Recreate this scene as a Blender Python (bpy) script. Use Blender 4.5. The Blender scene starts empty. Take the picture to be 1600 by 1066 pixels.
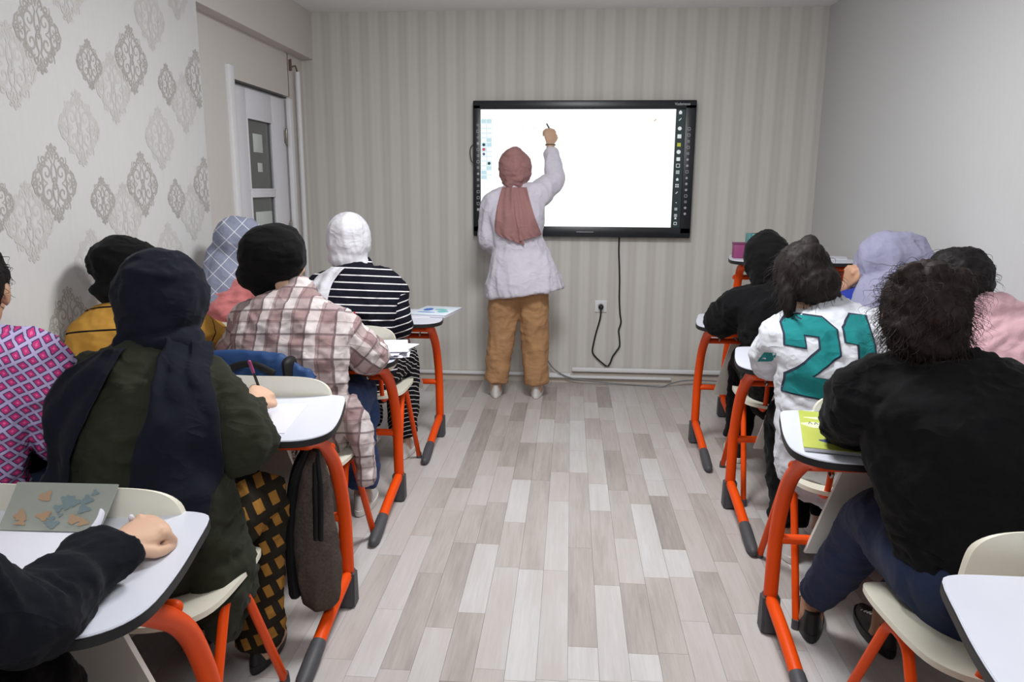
import bpy, bmesh, math, random
import numpy as np
from mathutils import Vector, Matrix
from mathutils.bvhtree import BVHTree
random.seed(7); PI = math.pi
sc = bpy.context.scene
col = sc.collection

# ---------------------------------------------------------------- camera, world, lights, exposure
cd = bpy.data.cameras.new('camera'); cam = bpy.data.objects.new('camera', cd); col.objects.link(cam)
YAW, PITCH, ROLL, F = math.atan(88/1170)*1.02, math.atan(238/1170), math.radians(.35), 1170.0
fwd = Vector((-math.sin(YAW)*math.cos(PITCH), math.cos(YAW)*math.cos(PITCH), -math.sin(PITCH)))
rgt = Vector((math.cos(YAW), math.sin(YAW), 0)); upv = rgt.cross(fwd)
r2 = rgt*math.cos(ROLL)+upv*math.sin(ROLL); u2 = upv*math.cos(ROLL)-rgt*math.sin(ROLL)
cam.matrix_world = Matrix(((r2.x, u2.x, -fwd.x, 0), (r2.y, u2.y, -fwd.y, 0), (r2.z, u2.z, -fwd.z, 1.40), (0, 0, 0, 1)))
cd.sensor_width = 36; cd.lens = F/1600*36; cd.clip_start = .02
sc.camera = cam
wd = bpy.data.worlds.new('world'); sc.world = wd; wd.use_nodes = True
wd.node_tree.nodes['Background'].inputs[0].default_value = (.9, .95, 1, 1)
wd.node_tree.nodes['Background'].inputs[1].default_value = .3
sc.view_settings.view_transform = 'Standard'; sc.view_settings.look = 'None'
sc.view_settings.gamma = 1; sc.view_settings.use_curve_mapping = False
sc.view_settings.exposure = 0.0
def area(name, loc, size, power, color, target=None, sy=None):
    l = bpy.data.lights.new(name, 'AREA'); l.energy = power; l.color = color; l.size = size
    if sy: l.shape = 'RECTANGLE'; l.size_y = sy
    o = bpy.data.objects.new(name, l); col.objects.link(o); o.location = loc
    if target is not None:
        o.rotation_euler = (Vector(target)-Vector(loc)).to_track_quat('-Z', 'Y').to_euler()
    return o
area('ceiling_lamp_rear', (.15, -.25, 2.5), .7, 47, (.985, .99, 1), (.0, 2.6, .3))
area('ceiling_lamp_front', (.0, 2.7, 2.55), .6, 58, (.985, .99, 1), (.0, 2.9, 0))

# ---------------------------------------------------------------- helpers
class G:
    def __init__(s): s.v = []; s.f = []; s.m = []
    def add(s, v, f, m=0):
        n = len(s.v); s.v += [tuple(map(float, p)) for p in v]
        s.f += [tuple(i+n for i in q) for q in f]; s.m += [m]*len(f); return s
    def bm(s, b, m=0):
        b.verts.ensure_lookup_table(); b.verts.index_update()
        s.add([v.co[:] for v in b.verts], [[v.index for v in f.verts] for f in b.faces], m); b.free(); return s
    def box(s, c, size, bev=0, m=0, seg=2, rot=None):
        b = bmesh.new(); bmesh.ops.create_cube(b, size=1)
        for v in b.verts: v.co = Vector((v.co.x*size[0], v.co.y*size[1], v.co.z*size[2]))
        if bev: bmesh.ops.bevel(b, geom=list(b.edges), offset=bev, segments=seg, affect='EDGES', profile=.5)
        for v in b.verts:
            if rot is not None: v.co = rot @ v.co
            v.co += Vector(c)
        return s.bm(b, m)
    def loft(s, rings, m=0, cap=True):
        n = len(rings[0]); V = [p for r in rings for p in r]; Fs = []
        for i in range(len(rings)-1):
            for k in range(n):
                a, b = i*n+k, i*n+(k+1) % n
                Fs.append((a, b, b+n, a+n))
        if cap:
            Fs.append(tuple(range(n-1, -1, -1))); Fs.append(tuple(range((len(rings)-1)*n, len(rings)*n)))
        return s.add(V, Fs, m)
    def tube(s, pts, rad, n=12, lat=None, m=0, rnd=True, sub=0):
        """rad: scalar, or per point scalar / (r_lat, r_depth)."""
        P = [np.array(p, float) for p in pts]
        R = [rad]*len(P) if np.isscalar(rad) else list(rad)
        R = [np.array((r, r) if np.isscalar(r) else r, float) for r in R]
        if sub: P = crom(P, sub); R = crom(R, sub)
        T = []
        for i in range(len(P)):
            t = P[min(i+1, len(P)-1)]-P[max(i-1, 0)]; T.append(t/(np.linalg.norm(t)+1e-9))
        a = np.array(lat, float) if lat is not None else (np.array((1., 0, 0)) if abs(T[0][0]) < .8 else np.array((0., 1, 0)))
        rings = []
        def ring(c, t, r, a):
            a = a-t*a.dot(t); a = a/(np.linalg.norm(a)+1e-9); b = np.cross(t, a)
            return [c+a*r[0]*math.cos(2*PI*k/n)+b*r[1]*math.sin(2*PI*k/n) for k in range(n)], a
        if rnd:
            for q in (80, 55, 28):
                h = math.radians(q); rr, a_ = ring(P[0]-T[0]*min(R[0])*math.sin(h), T[0], R[0]*max(math.cos(h), .05), a); rings.append(rr)
        for c, t, r in zip(P, T, R):
            rr, a2 = ring(c, t, r, a); rings.append(rr)
            if lat is None: a = a2
        if rnd:
            for q in (28, 55, 80):
                h = math.radians(q); rr, _ = ring(P[-1]+T[-1]*min(R[-1])*math.sin(h), T[-1], R[-1]*max(math.cos(h), .05), a); rings.append(rr)
        return s.loft(rings, m)
    def ell(s, c, r, rot=None, n=20, k=12, m=0):
        rings = []
        for j in range(k+1):
            th = -PI/2+PI*j/k; th = max(min(th, PI/2-.02), -PI/2+.02)
            rg = []
            for i in range(n):
                p = Vector((r[0]*math.cos(th)*math.cos(2*PI*i/n), r[1]*math.cos(th)*math.sin(2*PI*i/n), r[2]*math.sin(th)))
                if rot is not None: p = rot @ p
                rg.append(tuple(p+Vector(c)))
            rings.append(rg)
        return s.loft(rings, m)
    def prism(s, poly, z0, z1, m=0, bev=0):
        n = len(poly)
        V = [(x, y, z0) for x, y in poly]+[(x, y, z1) for x, y in poly]
        Fs = [tuple(range(n-1, -1, -1)), tuple(range(n, 2*n))]+[(i, (i+1) % n, n+(i+1) % n, n+i) for i in range(n)]
        if not bev: return s.add(V, Fs, m)
        b = bmesh.new(); vs = [b.verts.new(p) for p in V]
        for f in Fs: b.faces.new([vs[i] for i in f])
        bmesh.ops.recalc_face_normals(b, faces=b.faces)
        ed = [e for e in b.edges if len(e.link_faces) == 2 and e.calc_face_angle() > .9]
        bmesh.ops.bevel(b, geom=ed, offset=bev, segments=2, affect='EDGES')
        return s.bm(b, m)
def crom(P, k):
    out = []; n = len(P)
    for i in range(n-1):
        p0, p1, p2, p3 = P[max(i-1, 0)], P[i], P[i+1], P[min(i+2, n-1)]
        for j in range(k):
            t = j/k
            out.append(.5*((2*p1)+(-p0+p2)*t+(2*p0-5*p1+4*p2-p3)*t*t+(-p0+3*p1-3*p2+p3)*t**3))
    out.append(P[-1]); return out
def fillet(pts, r, k=4):
    P = [Vector(p) for p in pts]; out = [P[0]]
    for i in range(1, len(P)-1):
        a, b, c = P[i-1], P[i], P[i+1]; d1 = (a-b); d2 = (c-b)
        q = min(r, d1.length*.45, d2.length*.45); s0 = b+d1.normalized()*q; s1 = b+d2.normalized()*q
        for j in range(k+1):
            t = j/k; out.append(s0*(1-t)**2+b*2*t*(1-t)+s1*t*t)
    out.append(P[-1]); return [tuple(p) for p in out]
def mesh(name, g, mats, base=(0, 0, 0), sharp=40):
    me = bpy.data.meshes.new(name); b = Vector(base)
    me.from_pydata([tuple(Vector(p)-b) for p in g.v], [], g.f)
    for q in (mats if isinstance(mats, (list, tuple)) else [mats]): me.materials.append(q)
    if any(g.m): me.polygons.foreach_set('material_index', g.m)
    bm = bmesh.new(); bm.from_mesh(me); bmesh.ops.recalc_face_normals(bm, faces=bm.faces); bm.to_mesh(me); bm.free()
    me.shade_smooth(); me.set_sharp_from_angle(angle=math.radians(sharp)); me.update()
    return me
def obj(name, g, mats=None, parent=None, base=(0, 0, 0), sharp=40):
    me = g if isinstance(g, bpy.types.Mesh) else mesh(name, g, mats, base, sharp)
    o = bpy.data.objects.new(name, me); col.objects.link(o)
    if parent is not None: o.parent = parent
    return o
def thing(name, label, cat, loc=(0, 0, 0), rz=0, group=None):
    o = bpy.data.objects.new(name, None); col.objects.link(o); o.empty_display_size = .05
    o.location = loc; o.rotation_euler = (0, 0, rz); tag(o, label, cat, group); return o
def tag(o, label, cat, group=None):
    o['label'] = label; o['category'] = cat
    if group: o['group'] = group
    return o
def struct(name, g, m, **k):
    o = obj(name, g, m, **k); o['kind'] = 'structure'; return o
def single(name, g, mats, label, cat, loc=(0, 0, 0), group=None, sharp=40):
    o = obj(name, g, mats, None, loc, sharp); o.location = loc; return tag(o, label, cat, group)

# ---------------------------------------------------------------- value noise for folds
def _h(i, j, k, s):
    n = (i*374761393+j*668265263+k*2147483647+s*144269504) & 0xffffffff
    n = ((n ^ (n >> 13))*1274126177) & 0xffffffff
    return ((n ^ (n >> 16)) & 0xffff)/65535.0
def vnoise(p, s=0):
    p = np.asarray(p, float); b = np.floor(p).astype(np.int64); t = p-b; t = t*t*(3-2*t); r = 0
    for i in (0, 1):
        for j in (0, 1):
            for k in (0, 1):
                w = (t[:, 0] if i else 1-t[:, 0])*(t[:, 1] if j else 1-t[:, 1])*(t[:, 2] if k else 1-t[:, 2])
                r = r+w*_h(b[:, 0]+i, b[:, 1]+j, b[:, 2]+k, s)
    return r
def remeshed(g, vox, sm=6, fac=.5):
    me = bpy.data.meshes.new('tmp'); me.from_pydata(g.v, [], g.f)
    bm = bmesh.new(); bm.from_mesh(me); bmesh.ops.recalc_face_normals(bm, faces=bm.faces); bm.to_mesh(me); bm.free()
    o = bpy.data.objects.new('tmp', me); col.objects.link(o)
    r = o.modifiers.new('r', 'REMESH'); r.mode = 'VOXEL'; r.voxel_size = vox
    if sm: s = o.modifiers.new('s', 'SMOOTH'); s.factor = fac; s.iterations = sm
    dg = bpy.context.evaluated_depsgraph_get(); out = bpy.data.meshes.new_from_object(o.evaluated_get(dg))
    bpy.data.objects.remove(o); bpy.data.meshes.remove(me); return out
def verts(me):
    a = np.empty(len(me.vertices)*3); me.vertices.foreach_get('co', a); return a.reshape(-1, 3)
def setverts(me, a): me.vertices.foreach_set('co', np.ascontiguousarray(a).ravel()); me.update()
def normals(me):
    a = np.empty(len(me.vertices)*3); me.vertex_normals.foreach_get('vector', a); return a.reshape(-1, 3)
def folds(me, amp, sc3, seed=0, warp=.35, rot=None, mask=None):
    p = verts(me); n = normals(me); q = p if rot is None else p @ np.array(rot.to_3x3()).T
    w = np.stack([vnoise(q*5+31*k, seed+k) for k in (1, 2, 3)], 1)-.5
    q = q*np.array(sc3)+w*warp*np.array(sc3)*.25
    d = 1-np.abs(2*vnoise(q, seed+9)-1); d2 = 1-np.abs(2*vnoise(q*1.9+7, seed+12)-1)
    d = (d**1.8-.4)+.5*(d2**2.2-.35)
    if mask is not None: d = d*mask(p)
    setverts(me, p+n*(amp*d)[:, None])
def finish(me, mats, base, sharp=None):
    for q in (mats if isinstance(mats, (list, tuple)) else [mats]): me.materials.append(q)
    setverts(me, verts(me)-np.array(base, float)); me.shade_smooth()
    return me

# ---------------------------------------------------------------- materials
class NT:
    def __init__(s, name):
        s.m = bpy.data.materials.new(name); s.m.use_nodes = True; s.n = s.m.node_tree.nodes; s.l = s.m.node_tree.links
        s.p = s.n['Principled BSDF']
    def node(s, t, **k):
        n = s.n.new(t)
        for a, b in k.items(): setattr(n, a, b)
        return n
    def put(s, sock, v):
        if hasattr(v, 'is_output'): s.l.new(v, sock)
        elif isinstance(v, (tuple, list)) and len(v) == 3 and sock.type == 'RGBA': sock.default_value = (*v, 1)
        else: sock.default_value = v
    def f(s, op, a, b=None, c=None):
        n = s.node('ShaderNodeMath', operation=op); s.put(n.inputs[0], a)
        if b is not None: s.put(n.inputs[1], b)
        if c is not None: s.put(n.inputs[2], c)
        return n.outputs[0]
    def mix(s, t, a, b, mode='MIX'):
        n = s.node('ShaderNodeMix', data_type='RGBA', blend_type=mode); s.put(n.inputs[0], t); s.put(n.inputs[6], a); s.put(n.inputs[7], b); return n.outputs[2]
    def noise(s, vec, scale, detail=3, rough=.55):
        n = s.node('ShaderNodeTexNoise'); n.inputs['Scale'].default_value = scale; n.inputs['Detail'].default_value = detail; n.inputs['Roughness'].default_value = rough
        if vec is not None: s.l.new(vec, n.inputs['Vector'])
        return n.outputs[0]
    def coord(s, w='Object'):
        return s.node('ShaderNodeTexCoord').outputs[w]
    def pos(s): return s.node('ShaderNodeNewGeometry').outputs['Position']
    def mapping(s, vec, scale=(1, 1, 1), rot=(0, 0, 0), loc=(0, 0, 0)):
        n = s.node('ShaderNodeMapping'); s.l.new(vec, n.inputs[0]); n.inputs['Scale'].default_value = scale; n.inputs['Rotation'].default_value = rot; n.inputs['Location'].default_value = loc
        return n.outputs[0]
    def sep(s, vec):
        n = s.node('ShaderNodeSeparateXYZ'); s.l.new(vec, n.inputs[0]); return n.outputs
    def band(s, x, period, w, off=0.0):      # 1 inside a band of width w (same units as period)
        t = s.f('FRACT', s.f('ADD', s.f('DIVIDE', x, period), off)); return s.f('LESS_THAN', t, w/period)
    def bump(s, h, strength, dist=.004):
        n = s.node('ShaderNodeBump'); n.inputs['Strength'].default_value = strength; n.inputs['Distance'].default_value = dist
        s.l.new(h, n.inputs['Height']); s.l.new(n.outputs[0], s.p.inputs['Normal'])
    def out(s, color=None, rough=.6, spec=.5, **k):
        if color is not None: s.put(s.p.inputs['Base Color'], color)
        s.put(s.p.inputs['Roughness'], rough); s.p.inputs['Specular IOR Level'].default_value = spec
        for a, b in k.items(): s.put(s.p.inputs[a.replace('_', ' ')], b)
        return s.m
def L(r, g, b):                                # sRGB 0..255 -> linear
    def c(x): x /= 255; return x/12.92 if x <= .04045 else ((x+.055)/1.055)**2.4
    return (c(r), c(g), c(b))
def simple(name, c, rough=.5, spec=.5, var=.08, vs=12, bump=0, bs=200, sheen=0, **k):
    t = NT(name); v = t.coord()
    n = t.noise(v, vs); a = tuple(x*(1-var) for x in c); b = tuple(min(1, x*(1+var)) for x in c)
    if bump: t.bump(t.noise(v, bs, 2), bump, .003)
    if sheen: k['Sheen_Weight'] = sheen
    return t.out(t.mix(n, a, b), rough, spec, **k)
def cloth_bump(t, bs=350, bump=.25):
    v = t.coord(); w = t.node('ShaderNodeVectorMath', operation='ADD'); nz = t.node('ShaderNodeTexNoise'); nz.inputs['Scale'].default_value = 7; t.l.new(v, nz.inputs['Vector'])
    sc_ = t.node('ShaderNodeVectorMath', operation='SCALE'); t.l.new(nz.outputs['Color'], sc_.inputs[0]); sc_.inputs['Scale'].default_value = .12; t.l.new(v, w.inputs[0]); t.l.new(sc_.outputs[0], w.inputs[1])
    r = t.noise(t.mapping(w.outputs[0], (8, 8, 14), (.3, .5, .2)), 1, 2, .5); r = t.f('SUBTRACT', 1.0, t.f('ABSOLUTE', t.f('MULTIPLY_ADD', r, 4, -2))); r = t.f('POWER', t.f('MAXIMUM', r, 0.0), 1.5)
    h = t.f('ADD', t.f('MULTIPLY', r, 1.0), t.f('MULTIPLY', t.noise(v, bs, 2), .12*bump/.25)); t.bump(h, .38, .009)
def cloth(name, c, var=.12, sheen=.03, rough=.92, bs=350, bump=.25):
    t = NT(name); v = t.coord(); n = t.noise(v, 9); cloth_bump(t, bs, bump); q = {'Sheen_Weight': sheen} if sheen else {}
    return t.out(t.mix(n, tuple(x*(1-var) for x in c), tuple(min(1, x*(1+var)) for x in c)), rough, .15, **q)
ORANGE = simple('orange_enamel', L(228, 76, 8), .42, .2, .05)
CAPS = simple('grey_plastic', L(72, 72, 76), .55, .4, .1)
CREAM = simple('cream_plastic', L(226, 222, 205), .38, .5, .04, bump=.05, bs=400)
WHITE_TOP = simple('white_laminate', L(214, 217, 228), .32, .5, .02)
BLACK_EDGE = simple('black_edge', L(28, 28, 30), .5, .4, .1)
PANEL = simple('panel_laminate', L(216, 213, 205), .5, .4, .03)
WIRE = simple('black_wire', L(22, 22, 24), .4, .5, .1)
BLACK_PLASTIC = simple('black_plastic', L(20, 22, 26), .4, .5, .1)
WHITE_PAINT = simple('white_paint', L(224, 224, 226), .45, .5, .03)
PAPER = simple('paper', L(216, 216, 226), .8, .2, .02)
STEEL = simple('steel', L(140, 135, 128), .35, .5, .05, Metallic=.8)
SKIN = simple('skin_light', L(208, 170, 144), .55, .4, .07, bump=.08, bs=300, Subsurface_Weight=.05)
SKIN2 = simple('skin_tan', L(184, 142, 114), .55, .4, .07, bump=.08, bs=300, Subsurface_Weight=.05)
EYE = simple('eye_white', L(225, 220, 215), .2, .5, .02); IRIS = simple('iris_brown', L(45, 28, 18), .2, .5, .1)
LIP = simple('lip', L(170, 96, 88), .5, .4, .08)
RUBBER = simple('white_rubber', L(228, 226, 222), .6, .3, .03)
# ---------------------------------------------------------------- room shell
XL, XD, XR, YB, YF, ZC = -1.82, -1.90, 1.665, 5.39, -2.2, 2.585
def wall_mat(name, c, stripes=False):
    t = NT(name); p = t.pos(); x, y, z = t.sep(p)
    n = t.noise(t.mapping(p, (60, 60, 8)), 1, 3); base = t.mix(n, tuple(v*.97 for v in c), tuple(min(1, v*1.03) for v in c))
    if stripes:
        w = t.f('SINE', t.f('MULTIPLY', x, 2*PI/.135)); w = t.f('MULTIPLY_ADD', w, .8, .5, ); w = t.f('MINIMUM', t.f('MAXIMUM', w, 0.0), 1.0)
        w2 = t.f('SINE', t.f('MULTIPLY', x, 2*PI/.045)); w2 = t.f('MULTIPLY_ADD', w2, .12, 0.0)
        fib = t.noise(t.mapping(p, (220, 220, 3)), 1, 4)
        k = t.f('ADD', t.f('MULTIPLY', w, .8), t.f('ADD', w2, t.f('MULTIPLY_ADD', fib, .5, -.25)))
        base = t.mix(k, base, L(*STRIPE_DARK))
    t.bump(t.noise(t.mapping(p, (1, 1, .3)), 160, 3), .12, .002)
    return t.out(base, .75, .25)
STRIPE_DARK = (194, 190, 184)
W_BACK = wall_mat('striped_wallpaper', L(207, 205, 199), True)
W_LEFT = wall_mat('damask_wallpaper_ground', L(204, 204, 202))
W_RIGHT = wall_mat('plain_grey_wallpaper', L(196, 196, 196))
W_BEAM = wall_mat('beam_paint', L(206, 200, 195))
CEIL = wall_mat('ceiling_paint', L(244, 245, 244))
def slab(x0, x1, y0, y1, z0, z1): return G().box(((x0+x1)/2, (y0+y1)/2, (z0+z1)/2), (x1-x0, y1-y0, z1-z0))
struct('wall_back', slab(XD-.12, XR+.12, YB, YB+.1, -.05, ZC+.1), W_BACK)
wl = struct('wall_left', slab(XL-.2, XL, YF, 3.72, 0, ZC), W_LEFT)
struct('wall_right', slab(XR, XR+.1, YF, YB, -.05, ZC+.1), W_RIGHT)
struct('wall_front', slab(XD-.12, XR+.12, YF-.1, YF, -.05, ZC+.1), W_RIGHT)
struct('ceiling', slab(XD-.12, XR+.12, YF-.1, YB+.1, ZC, ZC+.1), CEIL)
struct('trim_beam', slab(XL-.2, XL, 3.72, YB, 2.275, ZC), W_BEAM)
# recessed wall with the door opening
DY0, DY1, DZ = 4.235, 5.055, 1.985
g = slab(XD-.12, XD, 3.72, DY0-.06, 0, 2.275)
g.box((XD-.06, (DY1+.05+YB)/2, 1.1375), (.12, YB-DY1-.05, 2.275))
g.box((XD-.06, (DY0+DY1)/2, (DZ+.01+2.275)/2), (.12, DY1-DY0+.12, 2.275-DZ-.01))
struct('wall_door_recess', g, W_BEAM)
DOORW = simple('door_white', L(222, 222, 228), .42, .5, .02)
GLASS = NT('smoked_door_glass').out(L(96, 99, 97), .12, .5)
FROST = simple('frosted_glass_square', L(196, 202, 198), .5, .4, .03)
dr = thing('door_1', 'white door leaf with two dark glazed panes in the left wall recess', 'door', (XD, (DY0+DY1)/2, 0)); del dr['label'], dr['category']; dr['kind'] = 'structure'
b = (XD, (DY0+DY1)/2, 0); W2 = (DY1-DY0)/2
def dpart(nm, g, m, par=None): return obj(nm, g, m, par or dr)
leaf = G(); ps = [(.0, .1, .05), ]
gy0, gy1 = -.195, .185
leaf.box((-.035, (-W2+gy0)/2, .99), (.04, gy0+W2-.004, 1.96), .004)
leaf.box((-.035, (gy1+W2)/2, .99), (.04, W2-gy1-.004, 1.96), .004)
for z0, z1 in ((.01, .16), (.62, .72), (1.345, 1.385), (1.805, 1.97)):
    leaf.box((-.035, (gy0+gy1)/2, (z0+z1)/2), (.04, gy1-gy0+.002, z1-z0), .003)
leaf.box((-.05, (gy0+gy1)/2, .39), (.012, gy1-gy0, .47))
dpart('door_leaf', leaf, DOORW)
for z0, z1 in ((.72, 1.345), (1.385, 1.805)):
    pane = dpart('door_pane', G().box((-.04, (gy0+gy1)/2, (z0+z1)/2), (.008, gy1-gy0, z1-z0)), GLASS)
    for py, pz, sz in (((-.015, 1.665, .11), (.0, 1.52, .055)) if z0 > 1 else ((.02, 1.15, .2), (.02, .86, .1))):
        dpart('frosted_square', G().box((-.0345, py, pz), (.003, sz*1.25, sz), .0008), FROST, pane)
    bead = G()
    for y in (gy0, gy1): bead.box((-.02, y, (z0+z1)/2), (.014, .018, z1-z0), .003)
    for z in (z0, z1): bead.box((-.02, (gy0+gy1)/2, z), (.014, gy1-gy0, .014), .003)
    dpart('glazing_bead', bead, DOORW)
dpart('door_casing', G().box((.008, -W2-.035, 1.03), (.03, .065, 2.06), .006), WHITE_PAINT)
dpart('door_casing', G().box((.008, W2+.03, .99), (.03, .055, 1.98), .006), WHITE_PAINT)
dpart('door_head_gap', G().box((-.01, 0, DZ-.004), (.02, 2*W2, .008)), BLACK_EDGE)
for z in (1.73, 1.12, .3):
    h = G(); h.tube([(-.008, W2-.008, z-.05), (-.008, W2-.008, z+.05)], .008); h.box((-.012, W2-.02, z), (.006, .03, .08), .001)
    dpart('hinge', h, STEEL)
hd = G(); hd.box((-.01, -W2+.06, 1.0), (.01, .035, .2), .004); hd.tube(fillet([(-.01, -W2+.06, 1.03), (.045, -W2+.06, 1.03), (.045, -W2+.18, 1.03)], .02), .008)
dpart('door_handle', hd, STEEL)
# skirting and conduits along the back wall
BEIGE = simple('skirting_vinyl', L(196, 188, 178), .5, .4, .06)
struct('baseboard_back', slab(XD, XR, YB-.014, YB, 0, .075), BEIGE)
struct('baseboard_left', slab(XL, XL+.012, YF, 3.72, 0, .07), BEIGE)
struct('baseboard_right', slab(XR-.012, XR, YF, YB, 0, .07), BEIGE)
g = G().box(((-1.8+.02)/2, YB-.026, .062), (1.82, .024, .022), .004)
single('cable_conduit', g, WHITE_PAINT, 'long white cable conduit on the back skirting behind the teacher', 'conduit', (-.9, YB-.026, .05))
g = G().box((.84, YB-.03, .105), (1.62, .03, .03), .008); g.box((.3, YB-.03, .05), (.9, .03, .018), .004)
single('cable_conduit', g, WHITE_PAINT, 'white double cable trunking low on the back wall, right of the teacher', 'conduit', (.8, YB-.03, .04))
g = G().tube([(-1.868, 5.2, .0), (-1.868, 5.2, 2.165)], .017, 12, rnd=False)
pp = thing('white_pipe', 'thin white vertical pipe between the door and the back corner', 'pipe', (-1.868, 5.2, 0))
obj('pipe', g, WHITE_PAINT, pp, (-1.868, 5.2, 0))
g = G().tube([(-.02, -.06, 2.235), (-.02, -.06, 2.17)], .006); g.tube([(-.02, -.06, 2.19), (.0, -.03, 2.2), (0, 0, 2.165)], .006); g.box((-.028, -.06, 2.2), (.01, .022, .07), .002)
obj('pipe_bracket', g, simple('brown_bracket', L(105, 88, 76), .5, .4), pp)
# ---------------------------------------------------------------- floor planks
t = NT('floor_plank_print'); p = t.pos(); oi = t.node('ShaderNodeObjectInfo')
def plank_nodes(t, p, tone, rnd):
    cmb = t.node('ShaderNodeCombineXYZ'); t.l.new(rnd, cmb.inputs[1]); va = t.node('ShaderNodeVectorMath', operation='ADD'); t.l.new(p, va.inputs[0]); 
    sc_ = t.node('ShaderNodeVectorMath', operation='SCALE'); t.l.new(cmb.outputs[0], sc_.inputs[0]); sc_.inputs['Scale'].default_value = 13; t.l.new(sc_.outputs[0], va.inputs[1])
    n1 = t.noise(t.mapping(va.outputs[0], (55, 3.2, 1)), 1, 5, .65); n2 = t.noise(t.mapping(va.outputs[0], (9, 1.6, 1)), 1, 3); n3 = t.noise(t.mapping(va.outputs[0], (190, 9, 1)), 1, 2)
    k = t.f('ADD', tone, t.f('ADD', t.f('MULTIPLY_ADD', n1, .5, -.25), t.f('ADD', t.f('MULTIPLY_ADD', n2, .5, -.25), t.f('MULTIPLY_ADD', n3, .2, -.1))))
    r = t.node('ShaderNodeValToRGB'); cr = r.color_ramp
    cr.elements[0].position = 0; cr.elements[0].color = (*L(130, 122, 118), 1)
    cr.elements[1].position = 1; cr.elements[1].color = (*L(205, 204, 203), 1)
    for pos_, c in ((.28, L(162, 154, 149)), (.52, L(184, 177, 173)), (.75, L(193, 189, 187))):
        e = cr.elements.new(pos_); e.color = (*c, 1)
    t.l.new(k, r.inputs[0]); t.bump(n1, .06, .002); return r.outputs[0]
sp = t.node('ShaderNodeSeparateColor'); t.l.new(oi.outputs['Color'], sp.inputs[0])
PLANK = t.out(plank_nodes(t, p, sp.outputs[0], oi.outputs['Random']), .42, .4)
t = NT('floor_plank_print_far'); at = t.node('ShaderNodeAttribute', attribute_name='tone'); sp = t.node('ShaderNodeSeparateColor'); t.l.new(at.outputs['Color'], sp.inputs[0])
PLANK_FAR = t.out(plank_nodes(t, t.pos(), sp.outputs[0], sp.outputs[1]), .42, .4)
fl = struct('floor', slab(XD-.12, XR+.12, YF-.1, YB+.1, -.08, -.006), simple('floor_gap', L(120, 112, 106), .7, .3))
PW = .0927
pg = G().box((0, 0, -.003), (PW-.0008, 1, .006)); pm = mesh('plank', pg, PLANK)
PLANKS_SEEN = [(-4, 4.4, 4.81, 0.18), (-8, 4.91, 5.48, 0.25), (-6, 3.33, 3.84, 0.28), (-3, 3.48, 4.01, 0.25), (-2, 3.47, 4.02, 0.38), (-2, 4.46, 4.88, 0.32), (1, 4.11, 4.5, 0.4), (2, 4.75, 5.27, 0.18), (4, 3.84, 4.23, 0.22), (4, 3.51, 3.82, 0.93), (2, 3.37, 3.92, 0.22), (0, 3.6, 3.9, 0.88), (0, 2.78, 3.58, 0.42), (1, 3.13, 3.44, 0.92), (4, 2.8, 3.32, 0.15), (-3, 2.98, 3.46, 0.92), (-2, 2.59, 3.46, 0.42), (-1, 2.58, 3.22, 0.82), (-4, 2.77, 3.18, 0.32), (-5, 2.77, 3.14, 0.42), (-4, 2.33, 2.77, 0.85), (0, 2.11, 2.77, 0.3), (2, 2.09, 2.51, 0.3), (3, 2.1, 2.56, 0.42), (-6, 1.95, 2.52, 0.25), (-2, 1.93, 2.58, 0.93), (5, 2.22, 2.62, 0.3), (4, 2.57, 2.79, 0.93), (-4, 1.91, 2.27, 0.3), (7, 4.01, 4.44, 0.2), (6, 4.28, 4.74, 0.45), (-5, 4.11, 4.51, 0.35), (1, 2.51, 3.13, 0.42), (-7, 3.1, 3.45, 0.35), (-3, 2.59, 2.98, 0.5), (1, 1.95, 2.49, 0.8), (0, 1.95, 2.11, 0.95), (-1, 1.94, 2.58, 0.75), (2, 1.96, 2.09, 0.93)]   # (column, y0, y1, tone)
rp = random.Random(3); allp = []
i0 = int((XD-.1)/PW)-1; i1 = int((XR+.1)/PW)+1
for c in range(i0, i1+1):
    known = sorted([q for q in PLANKS_SEEN if q[0] == c], key=lambda q: q[1]); spans = []
    y = YF-rp.random()*.5
    def fillto(y, yend):
        while y < yend-.02:
            ln = rp.choice((.36, .45, .55, .66, .8)); 
            if yend-(y+ln) < .18: ln = yend-y
            tone = min(.98, max(.04, rp.gauss(.6, .135))); spans.append((y, y+ln, tone)); y += ln
    for (_, a, b_, tn) in known:
        if a-y < .12 and spans: a = y
        else: fillto(y, a); a = max(a, y)
        if spans and spans[-1][1] < a-.001: spans[-1] = (spans[-1][0], a, spans[-1][2])
        spans.append((a, b_, .58+(tn-.58)*.75)); y = b_
    fillto(y, YB+.05)
    allp += [(c, a, min(b_, YB+.05), tn) for a, b_, tn in spans if b_ > a+.01]
def vis(q):
    x = .019+(q[0]+.5)*PW; ym = (q[1]+q[2])/2
    if ym < 1.5: return 99
    return abs(x)/1.0 if abs(x) < .75 else 1+abs(x)+ym*.1
allp.sort(key=vis)
for c, a, b_, tn in allp[:290]:
    o = bpy.data.objects.new('plank', pm); col.objects.link(o); o.parent = fl
    o.location = (.019+(c+.5)*PW, (a+b_)/2, 0); o.scale = (1, b_-a-.001, 1); o.color = (tn, 0, 0, 1)
g = G(); tones = []
for c, a, b_, tn in allp[290:]:
    x = .019+(c+.5)*PW; g.box((x, (a+b_)/2, -.003), (PW-.0008, b_-a-.001, .006)); tones += [(tn, rp.random())]*24
me = mesh('floor_planks_outer', g, PLANK_FAR); ca = me.color_attributes.new('tone', 'FLOAT_COLOR', 'CORNER')
ca.data.foreach_set('color', [v for a, r_ in tones for v in (a, r_, 0, 1)])
o = obj('outer_planks', me, None, fl); o['kind'] = 'stuff'
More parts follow.
